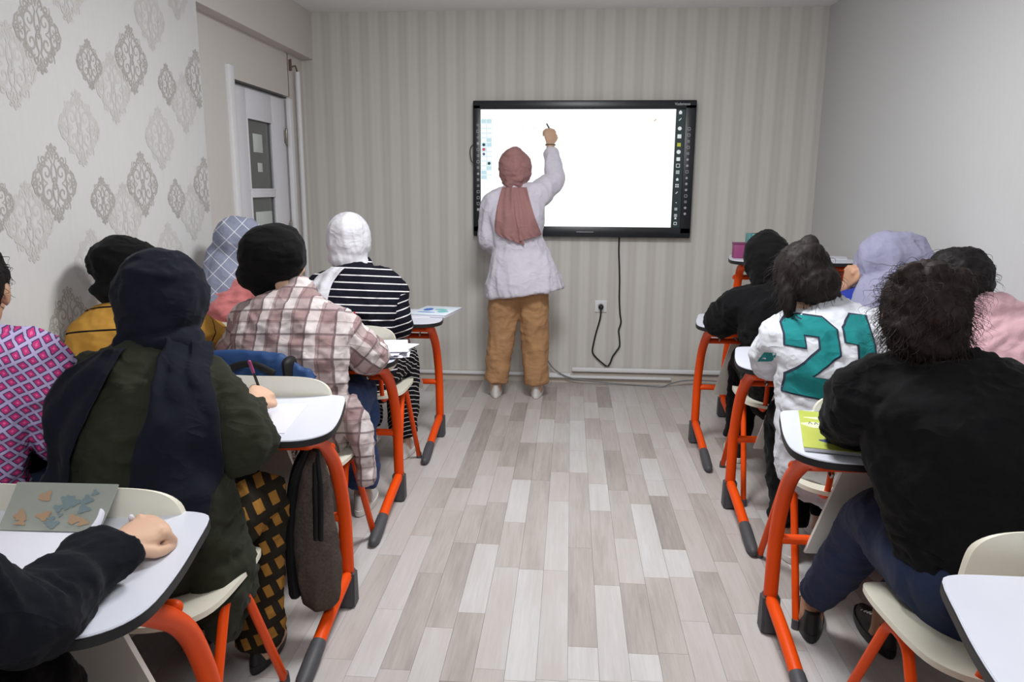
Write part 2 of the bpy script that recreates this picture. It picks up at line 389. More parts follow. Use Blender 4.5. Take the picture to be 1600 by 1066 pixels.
# ---------------------------------------------------------------- damask medallions
def spiral(cx, cy, r, turns, a0, d, n=22, k=.16):
    return [(cx+r*(1-(1-k)*i/n)*math.cos(a0+d*2*PI*turns*i/n), cy+r*(1-(1-k)*i/n)*math.sin(a0+d*2*PI*turns*i/n)) for i in range(n+1)]
def medallion_mesh(name, m, w, h, wd_, clip=9):
    L_ = []
    def both(pl): L_.append(pl); L_.append([(-x, y) for x, y in pl])
    for s in (1, -1):
        both(spiral(.16, s*.13, .125, 1.35, PI*.5*s+PI, s)); both(spiral(.35, s*.075, .095, 1.3, -s*PI*.5, -s))
        both(spiral(.22, s*.285, .085, 1.3, PI*s*.2, -s)); both(spiral(.09, s*.33, .06, 1.2, -PI*.4*s, s))
        both(spiral(.43, s*.01, .06, 1.1, PI*.3*s, s)); both(spiral(.075, s*.43, .035, 1.1, 0, s)); both(spiral(.30, s*.19, .05, 1.2, 2, -s))
        both([(0, s*.5), (.022, s*.47), (.012, s*.44), (0, s*.42), (.03, s*.385), (.01, s*.35), (.0, s*.3)])
        both([(.0, s*.02), (.06, s*.06), (.05, s*.18), (.02, s*.24), (.05, s*.3)])
        both([(.26, s*.0), (.27, s*.1), (.30, s*.16), (.26, s*.24), (.14, s*.29), (.12, s*.38), (.05, s*.4)])
        both([(.5, 0), (.46, s*.06), (.44, s*.12), (.37, s*.17)])
    both([(0, .08), (.05, .03), (.02, 0), (.05, -.03), (0, -.08)])
    g = G()
    for ip, pl in enumerate(L_):
        lift = .0003+ip*1.6e-5; P = [Vector((0, x*w, y*h)) for x, y in pl]; V = []; n = len(P)
        for i, q in enumerate(P):
            tn = P[min(i+1, n-1)]-P[max(i-1, 0)]; tn.normalize(); nm = Vector((0, -tn.z, tn.y))
            ww = wd_*(.45+.55*math.sin(PI*(i+.5)/n)); V += [q+nm*ww+Vector((lift, 0, 0)), q-nm*ww+Vector((lift, 0, 0))]
        g.add(V, [(2*i, 2*i+1, 2*i+3, 2*i+2) for i in range(n-1) if max(V[2*i].y, V[2*i+2].y) < clip])
    return mesh(name, g, m)
DAM = simple('damask_print_dark', L(170, 167, 162), .6, .3, .08, 40); DAMF = simple('damask_print_pale', L(196, 194, 190), .6, .3, .05, 40)
big = medallion_mesh('medallion', DAM, .235, .275, .0040); bigf = medallion_mesh('medallion_pale', DAMF, .235, .275, .0048); sml = medallion_mesh('medallion_small', DAM, .155, .185, .0030)
bigc = medallion_mesh('medallion_cut', DAM, .235, .275, .0040, .035); bigfc = medallion_mesh('medallion_pale_cut', DAMF, .235, .275, .0048, .02)
def med(me, y, z):
    if not .2 < z < 2.43: return
    o = bpy.data.objects.new('damask_medallion', me); col.objects.link(o); o.parent = wl; o.location = (XL+.0002, y, z)
for k in range(-4, 3):
    y = 2.57+.555*k
    for j in range(1, 6):
        z = -.1+.503*j
        med(bigc if k == 2 else big, y, z); med(bigf, y-.148, z-.13)
        if k < 2: med(sml, y+.268, z-.063); med(bigf, y+.17, z+.20)
# ---------------------------------------------------------------- desks
def outline(w, side):
    """aisle end at local x=0, the other end at side*w; y=0 at the heel of the legs"""
    e = [(-.07, .05), (-.02, .045), (.01, .02), (.035, -.08), (.058, -.19), (.07, -.29), (.062, -.345), (.035, -.385), (-.01, -.41), (-.09, -.42)]
    # e x: positive = towards the aisle
    A = [(-side*x, y) for x, y in e]; B = [(side*(w)+side*x, y) for x, y in reversed(e)]
    P = A+B
    # smooth
    out = []; n = len(P)
    for i in range(n):
        p0, p1, p2, p3 = [np.array(P[(i+k) % n]) for k in (-1, 0, 1, 2)]
        long_ = np.linalg.norm(p2-p1) > .3
        if np.linalg.norm(p1-p0) > .3: p0 = p1-(p1-p0)/np.linalg.norm(p1-p0)*.04
        if np.linalg.norm(p3-p2) > .3: p3 = p2+(p3-p2)/np.linalg.norm(p3-p2)*.04
        for t in ((0,) if long_ else (0, .33, .67)):
            out.append(tuple(.5*((2*p1)+(-p0+p2)*t+(2*p0-5*p1+4*p2-p3)*t*t+(-p0+3*p1-3*p2+p3)*t**3)) if t else tuple(p1))
    return out
def inset(poly, d):
    c = []; n = len(poly)
    ar = sum(poly[i][0]*poly[(i+1) % n][1]-poly[(i+1) % n][0]*poly[i][1] for i in range(n)); s = 1 if ar > 0 else -1
    for i in range(n):
        a, b, e = Vector(poly[i-1]), Vector(poly[i]), Vector(poly[(i+1) % n]); t = (e-a).normalized(); c.append((b.x-s*t.y*d, b.y+s*t.x*d))
    return c
def desk(label, hx, h, side, w, dz=0.0, group=None, rz=0):
    r = thing('student_desk', label, 'desk', (hx, h, 0), rz, group); T = .73+dz; S = side
    po = outline(w, S)
    obj('tabletop', G().prism(inset(po, .0015), T-.016, T, bev=.0015), WHITE_TOP, r)
    obj('edge_band', G().prism(po, T-.022, T-.0035, bev=.001), BLACK_EDGE, r)
    for x in (0.0, S*w):
        lg = obj('leg', G().tube(fillet([(x, -.33, T-.03), (x, -.24, T-.055), (x, -.09, .56), (x, -.005, .36), (x, 0, .09)], .12, 5), .0225, 14, lat=(1, 0, 0)), ORANGE, r)
        obj('foot', G().tube(fillet([(x, -.012, .115), (x, -.12, .10), (x, -.23, .078), (x, -.39, .036)], .05), [.0205]*12, 14, lat=(1, 0, 0)), ORANGE, r)
        g = G().tube([(x, -.31, .0555), (x, -.36, .043), (x, -.44, .024), (x, -.468, .021)], [.023, .0245, .0235, .018], 14, lat=(1, 0, 0)); obj('foot_cap', g, CAPS, r)
        g = G().loft([[(x+sx*.028, y0*k, z) for sx, y0 in ((-1, .03), (1, .03), (1, -.03), (-1, -.03))] for z, k in ((0, 1.1), (.06, 1.0), (.13, .82))]); g2 = G(); b = bmesh.new()
        vs = [b.verts.new(v) for v in g.v]; [b.faces.new([vs[i] for i in f]) for f in g.f]; bmesh.ops.recalc_face_normals(b, faces=b.faces)
        bmesh.ops.bevel(b, geom=list(b.edges), offset=.008, segments=2, affect='EDGES'); obj('heel_cap', g2.bm(b), CAPS, r)
    x0, x1 = sorted((0, S*w))
    obj('top_rail', G().tube([(x0, -.31, T-.045), (x1, -.31, T-.045)], .0175, 12), ORANGE, r)
    obj('upper_rail', G().tube([(x0, -.12, T-.12), (x1, -.12, T-.12)], .015, 12), ORANGE, r)
    obj('lower_rail', G().tube([(x0, -.01, .325), (x1, -.01, .325)], .0155, 12), ORANGE, r)
    q = .085
    pz = [(q+.07, .61+dz), (q, .31)]
    a, bq = sorted((S*(q+.07), S*(w-q-.07))); c, d = sorted((S*q, S*(w-q)))
    V = []
    for yy in (0, .014): V += [(c, -.03+yy, .29), (d, -.03+yy, .29), (bq, -.115+yy, T-.1), (a, -.115+yy, T-.1)]
    obj('modesty_panel', G().add(V, [(0, 1, 2, 3), (7, 6, 5, 4), (0, 4, 5, 1), (1, 5, 6, 2), (2, 6, 7, 3), (3, 7, 4, 0)]), PANEL, r)
    for xc in (S*w*.27, S*w*.73):
        g = G(); wz = T-.075
        for yy in (-.30, -.22, -.14): g.tube([(xc-.12, yy, T-.03), (xc-.12, yy, wz), (xc+.12, yy, wz), (xc+.12, yy, T-.03)], .0025, 6)
        for xx in (-.12, -.06, 0, .06, .12): g.tube([(xc+xx, -.13, wz), (xc+xx, -.33, wz), (xc+xx, -.35, wz+.018)], .0025, 6)
        g.tube([(xc-.12, -.35, wz+.018), (xc+.12, -.35, wz+.018)], .0025, 6)
        obj('wire_basket', g, WIRE, r)
        slot = obj('pen_slot', G().prism([(xc+.045*math.cos(a_)*1.0, .012+.009*math.sin(a_)) for a_ in np.linspace(0, 2*PI, 20, endpoint=False)], T-.003, T+.0006), BLACK_EDGE, r)
    g = G().tube(fillet([(S*.05, -.27, T-.045), (S*.05, -.27, T-.085), (S*.05, -.29, T-.088), (S*.05, -.3, T-.075)], .01), .004, 8); obj('bag_hook', g, STEEL, r)
    return r
LW, RW = 1.06, .93
HL = {1: (-.725, 4.08), 2: (-.755, 3.17), 3: (-.73, 2.285), 4: (-.74, 1.37)}
HR = {1: (.72, 4.11), 2: (.735, 3.225), 3: (.665, 2.255), 4: (.672, 1.24)}
DL = {1: 'white-topped double desk with orange legs in the front row on the left, nearest the board', 2: 'white-topped double desk with orange legs in front of the plaid shirt',
      3: 'white-topped double desk with the brown bag hanging at its orange leg', 4: 'big white desktop at the lower left corner under the black sleeve'}
DR = {1: 'white-topped desk with orange legs in the front row on the right, nearest the board', 2: 'white-topped desk with orange legs in front of the number 21 shirt',
      3: 'white-topped desk holding the lime green book', 4: 'bare white desktop cut off at the lower right corner'}
for k in range(1, 5):
    desk(DL[k], *HL[k], -1, LW, group='student desks'); desk(DR[k], *HR[k], 1, RW if k != 3 else .97, group='student desks')
# teacher's desk: a taller one of the same kind in the right corner, students' side to the wall
desk('taller white-topped desk with orange legs in the back right corner', 1.545, 4.63, -1, .57, .285, rz=0)

# ---------------------------------------------------------------- chairs
def chair_parts(r):
    n = 13; rings_t = []; g = G(); NX, NY = 21, 21
    def grid(fn, th, nm):
        V = []; 
        for s_ in (0, 1):
            for j in range(NY):
                for i in range(NX):
                    V.append(fn(-1+2*i/(NX-1), -1+2*j/(NY-1), s_*th))
        Fs = []
        N = NX*NY
        for j in range(NY-1):
            for i in range(NX-1):
                a = j*NX+i; Fs.append((a, a+1, a+NX+1, a+NX)); Fs.append((a+N, a+N+NX, a+N+NX+1, a+N+1))
        edge = [i for i in range(NX)]+[j*NX+NX-1 for j in range(1, NY)]+[(NY-1)*NX+i for i in range(NX-2, -1, -1)]+[j*NX for j in range(NY-2, 0, -1)]
        for a, b in zip(edge, edge[1:]+edge[:1]): Fs.append((a, b, b+N, a+N))
        return obj(nm, G().add(V, Fs), CREAM, r, sharp=50)
    def sq(u, v, p=.5):    # square -> rounded square
        m = max(abs(u), abs(v)); n_ = (abs(u)**p+abs(v)**p)**(1/p); return (u*m/n_, v*m/n_) if m > 1e-6 else (0, 0)
    def seat(u, v, t):
        a, b = sq(u, v, 3.4); x = a*.235; y = b*.235-.0
        z = .452-.016*(1-a*a)*(1-b*b)+.012*a*a-(.035*max(0, b-.45)**2*3.3)+.02*max(0, -b-.6)
        return (x, y, z-t)
    def back(u, v, t):
        a, b = sq(u, v, 4.2); x = a*.225; zz = .682+b*.120
        y = -.175-.045*(zz-.55)/.22-.035*(1-a*a)
        lip = .012*max(0, b-.55)*2
        return (x*(1-.0*b), y-t-lip*.3*(1-t/.016)+(-lip if t == 0 else 0), zz)
    grid(seat, .014, 'seat'); grid(back, .016, 'backrest')
    for s in (-1, 1):
        x = s*.205
        obj('leg_frame', G().tube(fillet([(x+s*.02, .235, .012), (x, .045, .425), (x, -.035, .425), (x+s*.02, -.245, .012)], .045, 5), .0125, 12, lat=(1, 0, 0)), ORANGE, r)
        for y in (.237, -.247):
            obj('rubber_tip', G().tube([(x+s*.021, y*1.0, .0), (x+s*.0195, y*.985, .03)], .0145, 12, rnd=False), CAPS, r)
        obj('back_upright', G().tube(fillet([(s*.15, .05, .422), (s*.15, -.19, .43), (s*.15, -.215, .5), (s*.15, -.222, .63)], .05, 4), .0105, 10), ORANGE, r)
    for y in (.04, -.03): obj('cross_bar', G().tube([(-.205, y, .424), (.205, y, .424)], .0105, 10), ORANGE, r)
first = None
def chair(label, x, y, rz=0):
    global first
    r = thing('student_chair', label, 'chair', (x, y, 0), rz, 'cream student chairs')
    if first is None: first = r; chair_parts(r)
    else:
        for c in first.children:
            o = c.copy(); col.objects.link(o); o.parent = r
    return r
chair('cream plastic chair with orange legs under the olive green coat', -1.02, 1.63)
chair('cream plastic chair with the blue backpack on it, behind the plaid shirt', -1.0, 2.555)
chair('cream plastic chair under the striped shirt', -1.0, 3.48)
chair('cream plastic chair under the grey checked headscarf, by the left wall', -1.57, 3.49)
chair('cream plastic chair under the mustard top, by the left wall', -1.56, 2.56)
chair('cream plastic chair under the pink patterned shirt, by the left wall', -1.54, 1.63)
chair('cream plastic chair at the lower left, under the black-sleeved writer', -1.05, .76)
chair('cream plastic chair under the all-black clothes in the front right row', 1.03, 3.49)
chair('cream plastic chair under the number 21 shirt', .985, 2.52)
chair('cream plastic chair with orange frame in front of the bare desk at lower right', .96, 1.6, math.radians(5))
chair('cream plastic chair under the lavender headscarf, by the right wall', 1.42, 3.42)
chair('cream plastic chair under the pale pink top, by the right wall', 1.43, 2.5)

# ---------------------------------------------------------------- interactive board
BX0, BX1, BZ0, BZ1, BY = -.688, .828, 1.07, 1.992, 5.385
bc = ((BX0+BX1)/2, BY, (BZ0+BZ1)/2); bd = thing('interactive_board', 'large black-framed touch screen on the back wall with a bright white page', 'screen', bc)
w, h = BX1-BX0, BZ1-BZ0; sx0, sx1, sz0, sz1 = -w/2+.052, w/2-.072, -h/2+.072, h/2-.058
g = G().box((0, -.03, h/2-.029), (w, .06, .058), .006); g.box((0, -.03, -h/2+.036), (w, .06, .072), .006)
g.box((-w/2+.026, -.03, 0), (.052, .06, h-.06), .004); g.box((w/2-.036, -.03, 0), (.072, .06, h-.06), .004)
obj('frame', g, simple('board_frame', L(26, 29, 34), .35, .5, .05), bd)
obj('rear_housing', G().box((0, -.012, 0), (w-.02, .024, h-.02)), BLACK_PLASTIC, bd)
def emit(name, c, s=1.0):
    t = NT(name); t.p.inputs['Emission Color'].default_value = (*c, 1); t.p.inputs['Emission Strength'].default_value = s
    return t.out((.02, .02, .02), .3, .3)
SCR = emit('screen_white', (.97, 1.0, .985), 1.12)
obj('screen', G().box(((sx0+sx1)/2, -.040, (sz0+sz1)/2), (sx1-sx0, .01, sz1-sz0)), SCR, bd)
tbx = sx1-.062
obj('taskbar', G().box(((tbx+sx1)/2, -.0455, (sz0+sz1)/2), (sx1-tbx, .001, sz1-sz0)), emit('screen_taskbar', L(44, 62, 66), .5), bd)
E_W = emit('screen_icon_white', (.85, .9, .92), .8); E_G = emit('screen_icon_yellow', L(190, 196, 60), .8); E_B = emit('screen_tool_pale', L(196, 226, 236), 1.0); E_D = emit('screen_tool_dark', L(40, 60, 60), .6); E_R = emit('screen_tool_red', L(235, 70, 90), .8); E_F = emit('screen_ink_faint', L(250, 222, 214), 1.0)
def quad(nm, x, z, sx, sz, m, y=-.0468, shp=0):
    g = G()
    if shp == 0: g.box((x, y, z), (sx, .0008, sz))
    elif shp == 1:     # hollow square
        for dx, dz, a, b in ((0, sz/2, sx, .003), (0, -sz/2, sx, .003), (sx/2, 0, .003, sz), (-sx/2, 0, .003, sz)): g.box((x+dx, y, z+dz), (a, .0008, b))
    elif shp == 2:     # round
        g.add([(x, y, z)]+[(x+sx/2*math.cos(2*PI*k/16), y, z+sz/2*math.sin(2*PI*k/16)) for k in range(16)], [(0, 1+k, 1+(k+1) % 16) for k in range(16)])
    elif shp == 3:     # house / up arrow
        g.add([(x-sx*.38, y, z-sz/2), (x+sx*.38, y, z-sz/2), (x+sx*.38, y, z), (x+sx/2, y, z), (x, y, z+sz/2), (x-sx/2, y, z), (x-sx*.38, y, z)], [(0, 1, 2, 3, 4, 5, 6)])
    elif shp == 4:     # three lines
        for k in (-1, 0, 1): g.box((x, y, z+k*sz*.35), (sx, .0008, sz*.16))
    elif shp == 5:     # grid of four
        for a in (-1, 1):
            for b in (-1, 1): g.box((x+a*sz*.28, y, z+b*sz*.28), (sz*.36, .0008, sz*.36))
    elif shp == 6: g.box((x, y, z), (sx, .0008, sz*.2), rot=Matrix.Rotation(-.8, 3, 'Y'))
    return obj(nm, g, m, bd)
tx = (tbx+sx1)/2-.002; H = sz1-sz0
for fz, shp, m, s in ((.025, 3, E_W, .026), (.085, 6, E_W, .022), (.16, 2, E_W, .026), (.225, 0, E_W, .026), (.295, 0, E_G, .024), (.355, 2, E_W, .028), (.415, 0, E_W, .024), (.47, 1, E_W, .022), (.525, 4, E_W, .024), (.585, 3, E_W, .02), (.64, 5, E_W, .024), (.70, 6, E_W, .02), (.785, 2, E_W, .007), (.84, 5, E_W, .018), (.895, 4, E_W, .02), (.92, 0, E_W, .012), (.965, 1, E_W, .018)):
    quad('taskbar_icon', tx, sz1-fz*H, s, s, m, shp=shp)
PRINT = simple('frame_print', L(170, 175, 180), .5, .4, .05)
for k in range(15):
    quad('frame_icon', sx1+.028, sz1-.13-k*.0405, .017, .017, PRINT, -.0604, (1, 1, 5, 1, 5, 2, 2, 1, 3, 2, 2, 1, 5, 2, 2)[k])
    quad('frame_icon', sx0-.017, sz1-.105-k*.041, .017, .017, PRINT, -.0604, (5, 1, 4, 0, 1, 5, 1, 5, 2, 5, 4, 1, 1, 1, 0)[k])
for k in range(13):
    quad('tool_cell', sx0+.0215, sz1-.078-k*.0315, .036, .0275, E_B, -.0454, 0 if k % 6 in (0, 5) else 1); quad('tool_cell', sx0+.0585, sz1-.078-k*.0315, .034, .0275, E_B, -.0454, 0 if k % 5 in (0, 4) else 1)
for dx, k, m in ((.0215, 5, E_D), (.0215, 6, E_R), (.0215, 7, emit('screen_tool_blue', L(90, 110, 160), .8)), (.0585, 9, E_D)): quad('tool_dot', sx0+dx, sz1-.078-k*.0315, .02, .02, m, -.0463, 2)
for x, z, s in ((.18, -.115, .012), (.235, -.118, .016), (.30, -.12, .02), (.335, -.125, .012), (.375, -.118, .022), (.415, -.122, .014)): quad('pen_stroke', sx0+x, sz1+z, s, s*1.2, E_F, -.0454, 6 if x != .30 else 1)
quad('pointer', sx1-.2, sz1-.072, .02, .03, emit('screen_pointer', L(200, 160, 110), .9), -.0454, 6)
cu = bpy.data.curves.new('maker_name', 'FONT'); cu.body = 'Vadensoo'; cu.size = .026; cu.extrude = .0004; cu.align_x = 'CENTER'
to = bpy.data.objects.new('tmp_text', cu); col.objects.link(to); dg = bpy.context.evaluated_depsgraph_get(); tm = bpy.data.meshes.new_from_object(to.evaluated_get(dg)); bpy.data.objects.remove(to)
for v in tm.vertices: v.co = Vector((v.co.x, -.0604-v.co.z, v.co.y))
tm.materials.append(simple('maker_print', L(205, 208, 210), .5, .4)); to = obj('maker_lettering', tm, None, bd); to.location = (w/2-.095, 0, h/2-.034)
obj('logo_plate', G().box((.03, -.0606, -h/2+.036), (.12, .002, .004)), PRINT, bd)
g = G().tube([(-w/2-.0, -.03, .17), (-w/2-.02, -.03, .15), (-w/2-.024, -.03, .11), (-w/2-.016, -.03, .06), (-w/2, -.03, .045)], .003, 8, sub=4); obj('side_cable_loop', g, BLACK_PLASTIC, bd)
# ---------------------------------------------------------------- socket, cords
oc = (.229, YB, .572); ou = thing('wall_socket', 'square white power socket with a black plug on the back wall', 'socket', oc)
g = G(); g.box((0, -.005, 0), (.086, .01, .086), .003); obj('cover_plate', g, WHITE_PAINT, ou)
g = G().tube([(0, -.012, 0), (0, -.008, 0)], .023, 20, rnd=False); obj('socket_well', g, simple('socket_grey', L(190, 190, 190), .5, .4), ou)
pl = G().tube([(0, -.012, -.002), (0, -.04, -.002)], .0185, 18); pl.tube([(0, -.035, -.004), (0, -.045, -.025), (0, -.045, -.045)], .006, 10)
def pw(px, pz): return (px, YB-.022, pz)
cord = [(.229, YB-.045, .525), (.222, YB-.03, .47), (.200, YB-.02, .38), (.182, YB-.02, .29), (.178, YB-.02, .235), (.205, YB-.02, .195), (.25, YB-.02, .155), (.285, YB-.02, .132), (.305, YB-.02, .15), (.325, YB-.02, .205), (.35, YB-.02, .245), (.372, YB-.02, .285), (.368, YB-.02, .35), (.362, YB-.02, .40), (.376, YB-.02, .46), (.366, YB-.02, .53), (.358, YB-.02, .64), (.356, YB-.02, .75), (.350, YB-.02, .87), (.343, YB-.02, .98), (.343, YB-.03, 1.085)]
pc = thing('power_cord', 'black power cord dangling from the board to the wall socket', 'cord', (.343, YB-.02, .13))
obj('cable', G().tube(cord, .0058, 8, sub=4), BLACK_PLASTIC, pc, (.343, YB-.02, .13)); o = obj('plug', pl, BLACK_PLASTIC, pc); o.location = (.229-.343, .02, .572-.13)
gc = [(-.60, YB-.02, 1.08), (-.59, YB-.02, 1.02), (-.53, YB-.02, .84), (-.40, YB-.025, .62), (-.30, YB-.03, .48), (-.235, YB-.03, .36), (-.19, YB-.04, .25), (-.12, YB-.05, .13), (-.03, YB-.055, .065), (.08, YB-.055, .035), (.3, YB-.06, .016), (.55, YB-.07, .006), (.68, YB-.09, .004), (.74, YB-.06, .02), (.84, YB-.055, .045), (1.0, YB-.055, .05), (1.3, YB-.05, .03)]
single('grey_cable', G().tube(gc, .0048, 8, sub=5), simple('grey_cable', L(120, 122, 124), .5, .4), 'thin grey cable running down the wall behind the teacher and along the skirting', 'cable', (-.03, YB-.05, .02))
# ---------------------------------------------------------------- people
V3 = lambda p: np.array(p, float)
def nrm(v): v = V3(v); return v/(np.linalg.norm(v)+1e-9)
def lerp(a, b, t): return V3(a)+(V3(b)-V3(a))*t
def axes(F, U):
    F = nrm(F); U = nrm(V3(U)-F*np.dot(U, F)); Lt = np.cross(F, U); return Lt, F, U     # right, forward, up
def rotm(Lt, F, U): return Matrix(((Lt[0], F[0], U[0]), (Lt[1], F[1], U[1]), (Lt[2], F[2], U[2])))
def torso(g, J, i=0.0, top=True, hem=None, bulge=.03, k=1.0):
    P, N, lat = V3(J['P']), V3(J['N']), nrm(J['lat'])
    fw = nrm(np.cross((0, 0, 1), lat)); B = -fw*J.get('hunch', .035)
    W = lerp(P, N, .32)+B*.6; C = lerp(P, N, .64)+B; S = lerp(P, N, .86)+B*.55
    w = J.get('w', 1.0)*k
    pts = [P-V3((0, 0, .085)), P, W, C, S, N, N+nrm(N-S)*.03]
    rad = [(.135*w+i, .105*w+i), (.172*w+i, .128*w+i), (.148*w+i, .108*w+i), (.165*w+i, .115*w+i), (.165*w+i*.8, .088*w+i*.8), (.085*w+i*.6, .066*w+i*.5), (.055+i*.3, .052+i*.3)]
    if hem: pts = [V3(h[0]) for h in hem]+pts[hem[0][2]:]; rad = [h[1] for h in hem]+rad[hem[0][2]:]
    if not top: pts, rad = pts[:-1], rad[:-1]
    g.tube(pts, rad, 28, lat=lat, sub=5, rnd=True)
def limb(g, pts, rad, n=14, sub=5): g.tube(pts, rad, n, sub=sub)
def hand(g, wr, F, nrm_, side, curl=.9, sc_=1.0, thumb=.6, spread=1.0, grip=False):
    """wr wrist, F towards the knuckles, nrm_ palm normal (towards which fingers curl), side = +1/-1 thumb direction along F x nrm"""
    F = nrm(F); Np = nrm(V3(nrm_)-F*np.dot(nrm_, F)); S = np.cross(F, Np)*side
    wr = V3(wr); s = sc_
    g.tube([wr-F*.02, wr+F*.015*s, wr+F*.045*s, wr+F*.078*s, wr+F*.09*s], [(.024*s, .019*s), (.027*s, .018*s), (.037*s, .017*s), (.040*s, .0145*s), (.036*s, .011*s)], 16, lat=S, sub=3)
    g.ell(wr+F*.072*s+Np*.019*s, (.028*s, .02*s, .016*s), rotm(S, F, np.cross(S, F)))
    for q, (o, ln, r) in enumerate(((.031, .070, .0080), (.0105, .080, .0082), (-.0105, .074, .0079), (-.030, .058, .0071))):
        p = wr+F*(.082-.004*abs(q-1))*s+S*o*s; g.ell(p-Np*.0055*s-F*.003*s, (.0100*s,)*3, n=10, k=6); d = nrm(F+S*o*1.2*spread); pts = [p-d*.02*s, p]; a = 0
        for j, fr in enumerate((.45, .32, .25)):
            a += curl*(.75, 1.0, .7)[j]*(1+.08*q); dd = d*math.cos(a)+Np*math.sin(a); p = p+dd*ln*fr*s; pts.append(p)
        g.tube(pts, [r*s*1.02, r*s*1.08, r*s, r*.95*s, r*.78*s], 10, sub=2)
    p = wr+F*.022*s+S*.027*s+Np*.004; d1 = nrm(F*.75+S*.75*(1-thumb*.35)+Np*.35*thumb); d2 = nrm(F*.95+S*(.25-.55*thumb)+Np*.5*thumb); d3 = nrm(F*.95+S*(.05-.6*thumb)+Np*.55*thumb)
    g.tube([p-d1*.012, p+d1*.034*s, p+d1*.034*s+d2*.03*s, p+d1*.034*s+d2*.03*s+d3*.024*s], [.0125*s, .0115*s, .0098*s, .0078*s], 10, sub=2)
    return wr+F*.095*s+Np*.03*s
def head(g, c, F, U, s=1.0):
    Lt, F, U = axes(F, U); c = V3(c); R = rotm(Lt, F, U)
    def at(x, y, z): return c+(Lt*x+F*y+U*z)*s
    g.ell(at(0, -.012, .022), (.0765*s, .096*s, .092*s), R); g.ell(at(0, .022, -.035), (.062*s, .066*s, .078*s), R); g.ell(at(0, .052, -.078), (.034*s, .03*s, .03*s), R)
    g.tube([at(0, .083, .012), at(0, .1, -.018), at(0, .108, -.033), at(0, .088, -.043)], [.008*s, .011*s, .0145*s, .009*s], 10, sub=2)
    for q in (-1, 1):
        g.ell(at(q*.079, -.006, -.008), (.011*s, .02*s, .032*s), R @ Matrix.Rotation(q*.25, 3, 'Z')); g.ell(at(q*.036, .066, -.028), (.022*s, .018*s, .02*s), R); g.ell(at(q*.033, .078, .028), (.024*s, .011*s, .009*s), R)
        g.ell(at(q*.016, .1, -.034), (.009*s, .009*s, .008*s), R)
    return at
class Person: pass
def person(label, J, skin, vox=.006, hs=1.0, armr=1.0, body=True):
    """one continuous body: torso, head, arms, hands, legs"""
    b = Person(); b.J = J; b.base = np.array((J['P'][0], J['P'][1], 0.0)); g = G()
    torso(g, J, 0.0)
    at = head(g, J['H'], J['HF'], J.get('HU', (0, 0, 1)), hs); b.at = at
    g.tube([V3(J['N'])-nrm(V3(J['H'])-V3(J['N']))*.03, lerp(J['N'], at(0, -.012, -.06), .5), at(0, -.012, -.04)], [.056, .052, .052], 16, sub=3)
    for s in 'LR':
        S, E, W = J['S'+s], J['E'+s], J['W'+s]
        g.tube([lerp(J['N'], S, .35)-V3((0, 0, .03)), S, lerp(S, E, .5), E, lerp(E, W, .35), W], [.06, .056*armr, .048*armr, .040*armr, .038*armr, .027], 14, sub=4)
        h = J.get('h'+s) or {}
        hd = h.get('F', V3(W)-V3(E)); b.__dict__['grip'+s] = hand(g, W, hd, h.get('n', (0, 0, -1)), h.get('t', -1 if s == 'L' else 1)*1, h.get('curl', .55), h.get('s', 1.0)*.97, h.get('thumb', .5))
        K, A = J['K'+s], J['A'+s]; hip = V3(J['P'])+nrm(J['lat'])*(.085 if s == 'R' else -.085)
        g.tube([hip, lerp(hip, K, .5), K, lerp(K, A, .3), A], [.088, .078, .058, .054, .036], 16, sub=4)
        T = V3(J.get('T'+s) or (V3(A)*(1, 1, 0)+V3((0, .13, .025)))); b.__dict__['T'+s] = T
        g.tube([V3(A)+V3((0, 0, .02)), V3(A)*(1, 1, 0)+V3((0, 0, .045)), lerp(V3(A)*(1, 1, 0)+V3((0, 0, .04)), T, .6), T], [.036, .038, (.04, .028), (.032, .018)], 12, sub=3)
    me = remeshed(g, vox, 3 if vox > .0045 else 2); finish(me, skin, b.base)
    b.root = obj('person', me); b.root.location = b.base; tag(b.root, label, 'person'); b.n = 0
    Lt, F_, U_ = axes(J['HF'], J.get('HU', (0, 0, 1)))
    for q in (-1, 1):
        e = G().ell(at(q*.032, .073, .006), (.0125, .0125, .0125), n=14, k=8); e.ell(at(q*.032, .0822, .006), (.0052, .0052, .0052), n=10, k=6, m=1); b.part('eye', e, [EYE, IRIS])
    b.part('mouth', G().ell(at(0, .0905, -.062), (.021, .006, .0075), rotm(Lt, F_, U_)), LIP)
    return b
def _part(b, name, g, mats, label=None, sharp=60):
    o = obj(name, g, mats, b.root, b.base, sharp)
    if label: o['label'] = label
    return o
Person.part = _part
def _soft(b, name, g, mats, vox=.009, sm=6, fold=None, label=None, uv=None):
    me = remeshed(g, vox, sm)
    for q in ([fold] if isinstance(fold, dict) else (fold or [])): folds(me, **q)
    if uv is not None: setuv(me, b.J, uv)
    b.last_world = (verts(me).copy(), [tuple(p.vertices) for p in me.polygons])
    finish(me, mats, b.base); o = obj(name, me, None, b.root)
    if label: o['label'] = label
    return o
Person.soft = _soft
def bvh(b): return BVHTree.FromPolygons([Vector(p) for p in b.last_world[0]], b.last_world[1])
